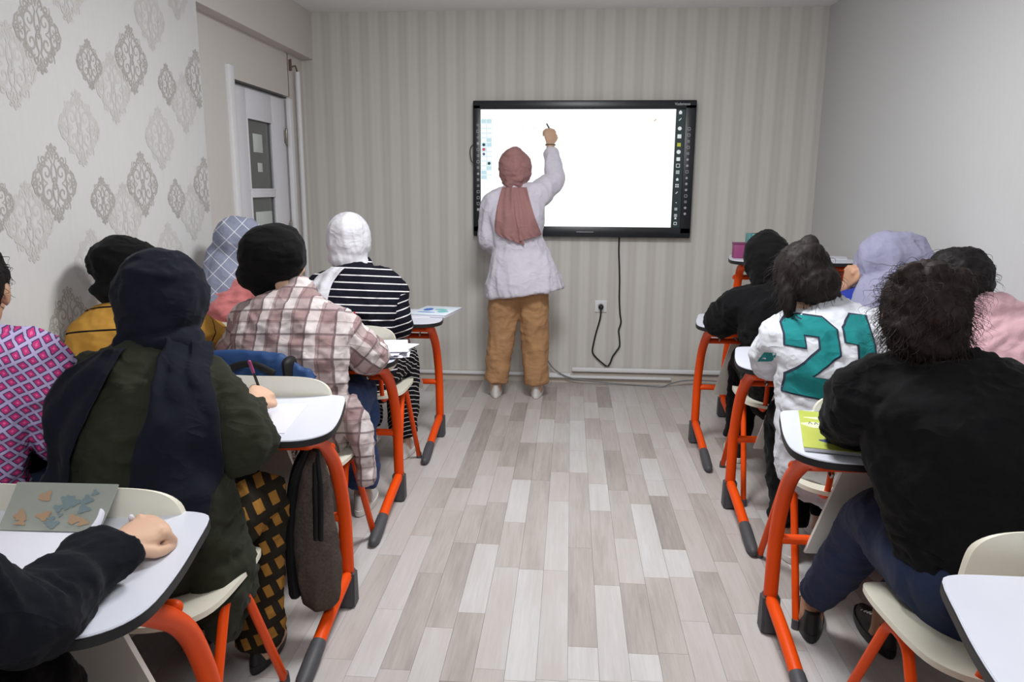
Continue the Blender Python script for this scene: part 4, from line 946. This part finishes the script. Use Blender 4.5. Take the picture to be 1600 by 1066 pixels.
# lower left writer
J = seated(-1.05, .68, (-1.04, .80, 1.02), (-1.03, .86, 1.16), (.05, 1, -.3), ((-1.235, .79, .95), (-.865, .79, .955)), ((-1.29, .84, .78), (-.782, .925, .776)), ((-1.14, 1.10, .765), (-.797, 1.175, .772)), hunch=.04,
    hR=dict(F=(.42, .9, .06), n=(-.35, -.0, -1), t=-1, curl=1.08, thumb=.75, s=1.02), hL=dict(n=DN, t=1, curl=.4))
P4 = person('person in black at the lower left whose sleeve and writing hand rest on the desk', J, SKIN, vox=.0036)
def bell(g): g.tube([(-.79, 1.04, .782), (-.786, 1.10, .784), (-.778, 1.150, .784)], [(.048, .040), (.056, .041), (.066, .038)], 22, lat=(1, .12, 0), sub=4, rnd=False)
shirt(P4, NAVYBLK, .028, 'black_top', (.95, .8), .004, .046, extra=bell, fold=FOLD(5, .6, (9, 13, 9)), vox=.007); trousers(P4, BLACK); shoes(P4, SHOE_B)
scarf_head(P4, BLACK_S, nr=.08)

# right, aisle column
J = seated(1.02, 3.46, (.96, 3.55, .965), (.915, 3.60, 1.075), (-.1, 1, -.3), ((.805, 3.54, .865), (1.13, 3.54, .885)), ((.725, 3.62, .785), (1.2, 3.6, .77)), ((.86, 3.86, .77), (1.07, 3.88, .765)), K=((.93, 3.88, .53), (1.13, 3.88, .53)), A=((.90, 3.86, .1), (1.12, 3.9, .1)), hunch=.05,
    hR=dict(n=DN, t=-1, curl=.4), hL=dict(n=DN, t=1, curl=.4))
R1 = person('person all in black with black headscarf, front right row', J, SKIN)
shirt(R1, BLACK, .03, 'black_top', (1, .95), .014, .048); trousers(R1, BLACK); shoes(R1, SHOE_B, RUBBER)
scarf_head(R1, BLACK_S, .1, .112, .122, nr=.09)

J = seated(.985, 2.56, (.905, 2.66, .98), (.815, 2.70, 1.085), (-.2, 1, -.4), ((.772, 2.65, .885), (1.075, 2.64, .895)), ((.742, 2.755, .79), (1.15, 2.68, .775)), ((.86, 2.95, .765), (1.0, 2.95, .765)), K=((.86, 2.9, .53), (1.06, 2.92, .53)), A=((.87, 2.78, .1), (1.05, 2.95, .1)), hunch=.055, w=1.02,
    hR=dict(n=DN, t=-1, curl=.4), hL=dict(n=DN, t=1, curl=.4), HU=(-.12, 0, 1))
R2 = person('person in white sports jersey numbered 21 with dark tied-up hair', J, SKIN)
def jer(g):
    g.tube([(.94, 2.585, .84), (.94, 2.57, .74), (.945, 2.55, .62), (.945, 2.53, .46)], [(.19, .125), (.215, .14), (.215, .15), (.205, .14)], 24, lat=X, sub=4)
shirt(R2, WHITE_T, .036, 'jersey', (1, .95), .018, .055, extra=jer, fold=FOLD(8, .8), label='white jersey with teal number')
tj = bvh(R2); trousers(R2, BLACK); shoes(R2, SHOE_W, RUBBER)
def hr2(g, at):
    g.ell(at(.0, -.09, .06), (.05, .04, .05)); g.ell(at(.01, -.075, -.03), (.08, .06, .07)); g.tube([at(-.07, -.03, .02), at(-.085, -.035, -.06), at(-.085, -.02, -.13)], [.03, .028, .014], 10, sub=3); g.tube([at(.06, -.05, .0), at(.07, -.06, -.07)], [.03, .02], 10, sub=3); g.ell(at(.02, -.07, .12), (.03, .03, .022))
hair_cap(R2, HAIR_D, .094, .108, .108, (0, -.02, .028), extra=hr2, fold=[dict(amp=.007, sc3=(18, 18, 6), seed=5), dict(amp=.004, sc3=(60, 60, 12), seed=6)], strands=300, curl=.003, ln=.05, seed=5, sw=.0009)
two_o = [(0, .195), (0, .27), (.035, .31), (.05, .325), (.12, .325), (.175, .27), (.175, .165), (.105, .085), (.105, .075), (.175, .075), (.175, .0), (0, .0), (0, .075), (.085, .18), (.085, .225), (.065, .225), (.065, .195)]
two_o = [(-.004, .175), (-.004, .26), (.035, .303), (.125, .303), (.165, .262), (.165, .17), (.078, .082), (.165, .082), (.165, 0), (0, 0), (0, .075), (.098, .185), (.098, .222), (.062, .222), (.062, .175)]
one_o = [(.02, .245), (.06, .30), (.125, .30), (.125, 0), (.055, 0), (.055, .19), (.02, .19)]
def scalep(P, s): return [(x*s, y*s) for x, y in P]
dirv = (0, 1, -.12); zx = nrm((1, 0, -.12)); zz = nrm((-.02, .25, 1))
for nm, o, org in (('number_two', scalep(two_o, .92), (.73, 2.45, .737)), ('number_one', scalep(one_o, .92), (.875, 2.45, .745))):
    decal(R2, tj, nm+'_edge', TEAL_D, o, org, zx, zz, dirv, .0045, 'dark edge of the number'); decal(R2, tj, nm, TEAL, inset(o, .0065), org, zx, zz, dirv, .0068, 'teal number')
decal(R2, tj, 'sleeve_print', TEAL, [(0, 0), (.03, .01), (.028, .045), (.006, .04)], (.680, 2.6, .805), X, (0, .2, 1), dirv, .003, 'teal sleeve print')

J = seated(.95, 1.62, (.86, 1.75, .99), (.815, 1.79, 1.115), (-.05, 1, -.25), ((.695, 1.75, .925), (1.04, 1.72, .915)), ((.735, 1.94, .80), (1.12, 1.78, .775)), ((.80, 2.06, .77), (1.02, 2.0, .765)), K=((.85, 1.97, .525), (1.1, 2.0, .53)), A=((.80, 2.26, .11), (1.0, 2.2, .1)), TL=(.835, 2.40, .03), hunch=.055, w=1.02, lat=nrm((1, -.08, 0)),
    hR=dict(n=DN, t=-1, curl=.4), hL=dict(n=DN, t=1, curl=.4))
R3 = person('person in black sweatshirt with bushy dark curly hair, nearest on the right', J, SKIN2)
shirt(R3, BLACK, .034, 'sweatshirt', (1, .95), .006, .05, hem=[((.975, 1.64, .655), (.195, .145), 2)], fold=FOLD(8, .9), label='black sweatshirt'); trousers(R3, DENIM, (.112, .102, .085, .072, .062), .9, label='dark blue jeans', fold=[dict(amp=.007, sc3=(16, 16, 16), seed=9)]); shoes(R3, SHOE_B, SHOE_B)
def cur(g, at):
    rr = random.Random(4)
    for k in range(34):
        a = rr.uniform(0, 2*PI); z = rr.uniform(-.1, .1); r = .07*math.sqrt(max(.15, 1-(z/.13)**2)); y = math.sin(a)*r*1.05-.035
        if y > .03: continue
        q = rr.uniform(.02, .032); g.ell(at(math.cos(a)*r, y, z+.01), (q, q, q), n=10, k=6)
    g.ell(at(0, -.05, -.055), (.08, .055, .055))
hair_cap(R3, HAIR_R, .088, .104, .102, (0, -.026, .02), extra=cur, fold=[dict(amp=.008, sc3=(22, 22, 16), seed=3), dict(amp=.006, sc3=(70, 70, 40), seed=4)], strands=1100, curl=.008, ln=.05, seed=8, sw=.0007)

# right, wall column
J = seated(1.40, 3.36, (1.385, 3.40, .96), (1.37, 3.42, 1.075), (-.7, 1, -.4), ((1.22, 3.42, .88), (1.54, 3.36, .88)), ((1.2, 3.56, .78), (1.57, 3.5, .77)), ((1.235, 3.44, .98), (1.42, 3.72, .765)), hunch=.05, hL=dict(F=(.1, -.2, 1), n=(1, .2, 0), t=-1, curl=.9), hR=dict(n=DN, t=-1, curl=.4))
S1 = person('person with loose lavender headscarf, chin on hand, by the right wall', J, SKIN2)
shirt(S1, COBALT, .024, 'cobalt_top', (.9, .95), .008, .045); trousers(S1, GREYT); shoes(S1, SHOE_B)
def lav(g, at):
    g.ell(at(.03, -.045, .02), (.15, .13, .12)); g.tube([at(0, -.06, -.06), (1.41, 3.34, .95), (1.42, 3.31, .86), (1.42, 3.31, .78)], [(.12, .1), (.175, .12), (.2, .13), (.19, .13)], 24, lat=X, sub=4)
scarf_head(S1, LAV, .13, .125, .13, (.01, -.025, .012), extra=lav, nr=.09, fold=[dict(amp=.018, sc3=(9, 9, 4), seed=7), dict(amp=.007, sc3=(18, 18, 8), seed=3)])
J = seated(1.42, 2.45, (1.33, 2.50, .99), (1.255, 2.55, 1.09), (-.4, 1, -.3), ((1.2, 2.52, .93), (1.50, 2.44, .95)), ((1.17, 2.64, .785), (1.53, 2.55, .775)), ((1.25, 2.86, .765), (1.4, 2.82, .765)), hunch=.06, lat=nrm((1, -.25, .1)), w=1.08, hL=dict(n=DN, t=1, curl=.4), hR=dict(n=DN, t=-1, curl=.4))
S2 = person('person in fluffy pale pink top with dark hair, by the right wall', J, SKIN2)
def hood(g): g.tube([(1.25, 2.47, 1.0), (1.33, 2.43, 1.035), (1.43, 2.45, 1.0)], [.035, .042, .035], 14, sub=4)
shirt(S2, PINK, .036, 'fleece', (1, .95), .02, .05, extra=hood); trousers(S2, GREYT); shoes(S2, SHOE_W)
hair_cap(S2, HAIR_B, .092, .108, .106, (0, -.022, .025), strands=250, curl=.004, ln=.04, seed=9, sw=.0008)

for o in bpy.data.objects:
    if o.get('category') == 'person' and o is not T.root: o['group'] = 'people seated at the desks'
# ---------------------------------------------------------------- things on and by the desks
TZ = .7305
def sheet(label, x, y, w, h, rz=0, t=.002, z=TZ, mats=None, cat='paper', name='paper_sheet', group=None):
    g = G().box((0, 0, t/2), (w, h, t), .0004, seg=1); o = single(name, g, mats or PAPER, label, cat, (0, 0, 0)); o.location = (x, y, z); o.rotation_euler = (0, 0, rz); return o
def paperstack(label, x, y, w, h, n, seed, spread=.02):
    r = thing('paper_stack', label, 'papers', (x, y, TZ)); rr = random.Random(seed)
    for k in range(n):
        o = obj('sheet', G().box((0, 0, 0), (w, h, .0016), .0004, seg=1), PAPER, r); o.location = (rr.uniform(-1, 1)*spread, rr.uniform(-1, 1)*spread, .001+k*.003); o.rotation_euler = (rr.uniform(-.012, .012), rr.uniform(-.01, .01), rr.uniform(-.25, .25))
paperstack('fanned loose papers on the desk beside the plaid sleeve', -.765, 2.99, .18, .25, 9, 2)
sheet('white sheet lying under the olive writer’s hand', -.90, 2.06, .21, .29, .12)
o = sheet('white sheet on the far left corner of the front left desk', -.86, 3.93, .2, .28, .3)
# blue-printed booklet on the front left desk
bk = thing('booklet', 'white booklet with blue and green cover print on the front left desk', 'book', (-.725, 4.0, TZ), math.radians(-10))
obj('pages', G().box((0, 0, .007), (.205, .28, .012), .001), PAPER, bk)
obj('cover', G().box((0, 0, .0145), (.21, .285, .002), .0006), simple('pale_cover', L(214, 226, 236), .5, .4), bk)
c1 = simple('cover_blue', L(60, 110, 190), .5, .4); c2 = simple('cover_teal', L(120, 190, 190), .5, .4)
for x, y, sx_, sy, m in ((-.05, .02, .05, .09, c1), (.02, .03, .07, .05, c2), (.05, -.03, .06, .07, c2), (-.03, -.07, .1, .02, c1)):
    obj('cover_print', G().prism([(x+sx_/2*math.cos(a), y+sy/2*math.sin(a)) for a in np.linspace(0, 2*PI, 18, endpoint=False)], .0152, .0162), m, bk)
# lime book on the third right desk
bk = thing('workbook', 'lime green workbook with blue illustrations under the black sleeve', 'book', (.79, 2.055, TZ), math.radians(-14))
LIME = simple('lime_cover', L(184, 194, 84), .45, .4, .12, 14); INK = simple('cover_ink', L(70, 78, 128), .5, .4); PALEY = simple('cover_pale', L(228, 234, 190), .5, .4)
obj('pages', G().box((0, 0, .006), (.26, .345, .010), .001), PAPER, bk); cv = obj('cover', G().box((0, 0, .0122), (.265, .35, .0022), .0007), LIME, bk)
rr = random.Random(12)
for x, y, sx_, sy, m in ((-.03, .1, .07, .02, PALEY), (-.0, .01, .06, .012, INK), (-.04, .03, .07, .05, PALEY), (.02, .04, .05, .06, PALEY), (.05, -.05, .14, .03, INK), (.0, -.11, .07, .035, INK), (.07, -.11, .1, .03, PALEY), (.08, -.02, .08, .02, INK)):
    x -= .055; obj('cover_print', G().prism([(x+sx_/2*math.cos(a)*(1+.15*math.sin(3*a)), y+sy/2*math.sin(a)*(1+.2*math.cos(4*a))) for a in np.linspace(0, 2*PI, 22, endpoint=False)], .0130, .0140), m, cv)
for k in range(9):
    cx_, cy_ = -.11+.016*k, .045; obj('cover_letter', G().tube([(cx_, cy_-.01, .0140), (cx_+.003, cy_+.01, .0140), (cx_+.009, cy_-.008, .0140)], .0015, 6), INK, cv)
# notebook of the lower left writer
nb = thing('spiral_notebook', 'open notebook with grey map-printed cover beside the black sleeve', 'notebook', (-.982, 1.175, TZ), math.radians(2))
obj('pages', G().box((-.018, .0, .006), (.20, .20, .012), .002), PAPER, nb)
V = []; nn = 9
for s_ in (0, 1):
    for j in range(nn):
        a = j/(nn-1); ang = .55+.5*a; y = .10+.12*a*.55; z = .014+.072*a**1.2
        for i in range(2): V.append(((-.115+.20*i)+.012*a*(1 if i else .4), y+s_*.003, z-s_*.003))
Fs = []
for j in range(nn-1): a = 2*j; n2 = 2*nn; Fs += [(a, a+1, a+3, a+2), (a+n2, a+n2+2, a+n2+3, a+n2+1), (a, a+2, a+2+n2, a+n2), (a+1, a+1+n2, a+3+n2, a+3)]
Fs += [(0, 2*nn, 2*nn+1, 1), (2*nn-2, 2*nn-1, 4*nn-1, 4*nn-2)]
cv = obj('cover', G().add(V, Fs), simple('grey_green_cover', L(150, 155, 147), .6, .3, .05), nb)
def oncover(x, a): 
    return (x, .10+.066*a, .0158+.072*a**1.2)
rr = random.Random(6); blobs = []
for cx_, ca_, m, n_ in ((.0, .62, 'cover_slate', 5), (.035, .55, 'cover_slate', 4), (-.045, .78, 'cover_ochre', 2), (-.075, .25, 'cover_ochre', 3), (-.01, .25, 'cover_slate', 5), (.045, .33, 'cover_ochre', 3), (-.03, .42, 'cover_ochre', 2), (.06, .7, 'cover_slate', 2)):
    for _ in range(n_): blobs.append((cx_+rr.uniform(-.016, .016), ca_+rr.uniform(-.12, .12), rr.uniform(.01, .024), m))
for x, a, s_, m in blobs:
    m_ = bpy.data.materials.get(m) or simple(m, L(116, 132, 136) if 'slate' in m else L(166, 138, 112), .6, .3, .1)
    P = []
    for k in range(14):
        q = 2*PI*k/14; rr_ = s_*.5*(1+.35*math.sin(3*q+x*40)); aa = min(.97, max(.03, a+rr_*math.sin(q)/.13)); P.append(oncover(x+rr_*math.cos(q), aa))
    P = [(p[0], p[1]-.0012, p[2]+.0006) for p in P]; obj('cover_print', G().add([tuple(np.mean(P, 0))]+P, [(0, 1+k, 1+(k+1) % 14) for k in range(14)]), m_, cv)
obj('turned_page', G().tube([(.083, .03, .013), (.089, .07, .024), (.091, .10, .036), (.088, .12, .048)], [(.003, .010)]*4, 10, sub=3), PAPER, nb)
# pens
def pen(label, a, b_, m, tip=BLACK_PLASTIC, grip=None):
    a, b_ = V3(a), V3(b_); r = thing('pen', label, 'pen', tuple(a), group='pens of the writers'); d = b_-a
    obj('barrel', G().tube([a+d*.08, a+d*.98], [.0042, .0042], 10), m, r, a); obj('tip', G().tube([a, a+d*.08], [.0012, .004], 8), tip, r, a)
    obj('cap_end', G().tube([a+d*.8, a+d*1.0], [.0048, .005], 10), m if grip is None else grip, r, a)
REDP = simple('red_pen', L(190, 28, 48), .35, .5)
pen('red pen in the plaid writer’s hand', (-.895, 3.04, .735), (-.880, 2.985, .895), REDP)
pen('black pencil with pink end in the olive writer’s hand', (-.905, 2.12, .735), (-.918, 2.045, .905), BLACK_PLASTIC, grip=simple('pink_pen_end', L(150, 60, 110), .4, .4))
pen('white pen in the black-sleeved writer’s hand at lower left', (-.83, 1.285, .735), (-.80, 1.235, .80), PAPER)
pen('red pen by the mustard sleeve', (-1.335, 2.87, .735), (-1.34, 2.83, .80), REDP)
sheet('crumpled white tissue held by the mustard-sleeved hand', -1.39, 2.93, .06, .05, .4, .02, TZ)
# blue backpack
bp = thing('backpack', 'blue and black backpack wedged behind the plaid shirt on the chair', 'bag', (-1.065, 2.405, .49))
BLUE_B = simple('blue_nylon', L(30, 62, 108), .6, .3, .12, 20, bump=.2, bs=400); BLK_B = simple('black_nylon', L(18, 18, 20), .6, .3, .1)
g = G(); g.tube([(-.15, 0, .18), (-.13, 0, .2), (.09, .0, .2), (.105, 0, .19)], [(.12, .03), (.16, .040), (.155, .040), (.12, .03)], 22, lat=(0, 0, 1), sub=5)
me = remeshed(g, .008, 4); folds(me, .010, (14, 14, 14), 3); finish(me, BLUE_B, (0, 0, 0)); obj('bag_body', me, None, bp)
g = G().tube([(.128, 0, .06), (.132, 0, .2), (.124, 0, .33)], [(.046, .02)]*3, 14, lat=(0, 1, 0), sub=3); obj('side_panel', g, BLK_B, bp)
for dz, xx in ((.335, .03), (.285, .05)): obj('carry_strap', G().tube([(-.10, -.05, dz-.06), (-.05, -.06, dz-.015), (.02, -.062, dz), (xx+.06, -.056, dz-.03)], [(.012, .006)]*4, 8, lat=(0, 0, 1), sub=4), BLK_B, bp)
# brown bag on the hook of the third left desk
bg = thing('shoulder_bag', 'fuzzy dark brown bag hanging from the orange desk leg by the aisle', 'bag', (-.757, 2.07, .13))
t = NT('brown_boucle'); v = t.coord(); n1 = t.noise(v, 120, 4, .7); n2 = t.noise(v, 10, 2); t.bump(n1, .8, .006); BOUC = t.out(t.mix(n1, L(48, 40, 36), L(104, 94, 88)), .95, .1)
g = G(); g.tube([(.01, 0, .03), (.0, 0, .12), (.0, 0, .3), (.008, -.01, .42), (.018, -.02, .50)], [(.058, .05), (.072, .062), (.062, .052), (.048, .036), (.02, .02)], 20, lat=X, sub=5)
me = remeshed(g, .008, 3); folds(me, .008, (18, 18, 8), 6); finish(me, BOUC, (0, 0, 0)); obj('bag_body', me, None, bg)
for pts in ([(-.062, -.02, .05), (-.066, -.02, .2), (-.058, -.015, .34), (-.03, -.02, .46), (.012, -.03, .54)],): obj('side_strip', G().tube(pts, [(.02, .035)]*4+[(.012, .01)], 10, lat=X, sub=4), BLK_B, bg)
for x in (.018, .034): obj('strap', G().tube([(x, -.052, .24), (x+.006, -.056, .33), (x+.004, -.046, .42), (.022, -.03, .54), (.0, -.02, .585), (-.01, .0, .56)], [(.008, .004)]*6, 8, lat=X, sub=4), BLK_B, bg)
# back-corner desk clutter
DZ_ = 1.0155
bx = thing('pencil_box', 'small magenta box on the tall desk in the back corner', 'box', (.975, 4.43, DZ_))
obj('box_body', G().box((0, 0, .04), (.075, .06, .08), .004), simple('magenta_card', L(140, 62, 108), .5, .4), bx); obj('box_lid', G().box((0, 0, .083), (.079, .064, .012), .003), simple('magenta_lid', L(110, 48, 88), .5, .4), bx)
t = NT('teal_striped_card'); s_ = t.sep(t.coord()); TST = t.out(t.mix(t.band(t.f('ADD', s_[0], s_[1]), .03, .016), L(38, 110, 112), L(110, 168, 164)), .5, .4)
bx = thing('tissue_box', 'teal striped box on the tall desk beside the small magenta box', 'box', (1.075, 4.45, DZ_))
obj('box_body', G().box((0, 0, .07), (.115, .1, .14), .004), TST, bx); obj('box_slot', G().prism([(.035*math.cos(a), .018*math.sin(a)) for a in np.linspace(0, 2*PI, 20, endpoint=False)], .139, .1412), BLACK_EDGE, bx)
for k, (x, y, rz) in enumerate(((1.40, 4.44, .2), (1.53, 4.50, -.3))):
    sheet(('loose paper on the tall back desk, nearer its middle', 'loose paper on the tall back desk, nearest the right wall')[k], x, y, .14, .2, rz, .004, DZ_)
g = G().tube([(1.30, 4.35, DZ_+.006), (1.36, 4.38, DZ_+.012), (1.42, 4.34, DZ_+.02), (1.34, 4.31, DZ_+.012), (1.28, 4.33, DZ_+.006)], .005, 8, sub=5); single('short_cable', g, BLACK_PLASTIC, 'short black cable coiled on the tall back desk', 'cable', (1.34, 4.34, DZ_))
sheet('white sheet peeking out left of the black sleeve on the front right desk', .80, 3.97, .16, .22, -.2)
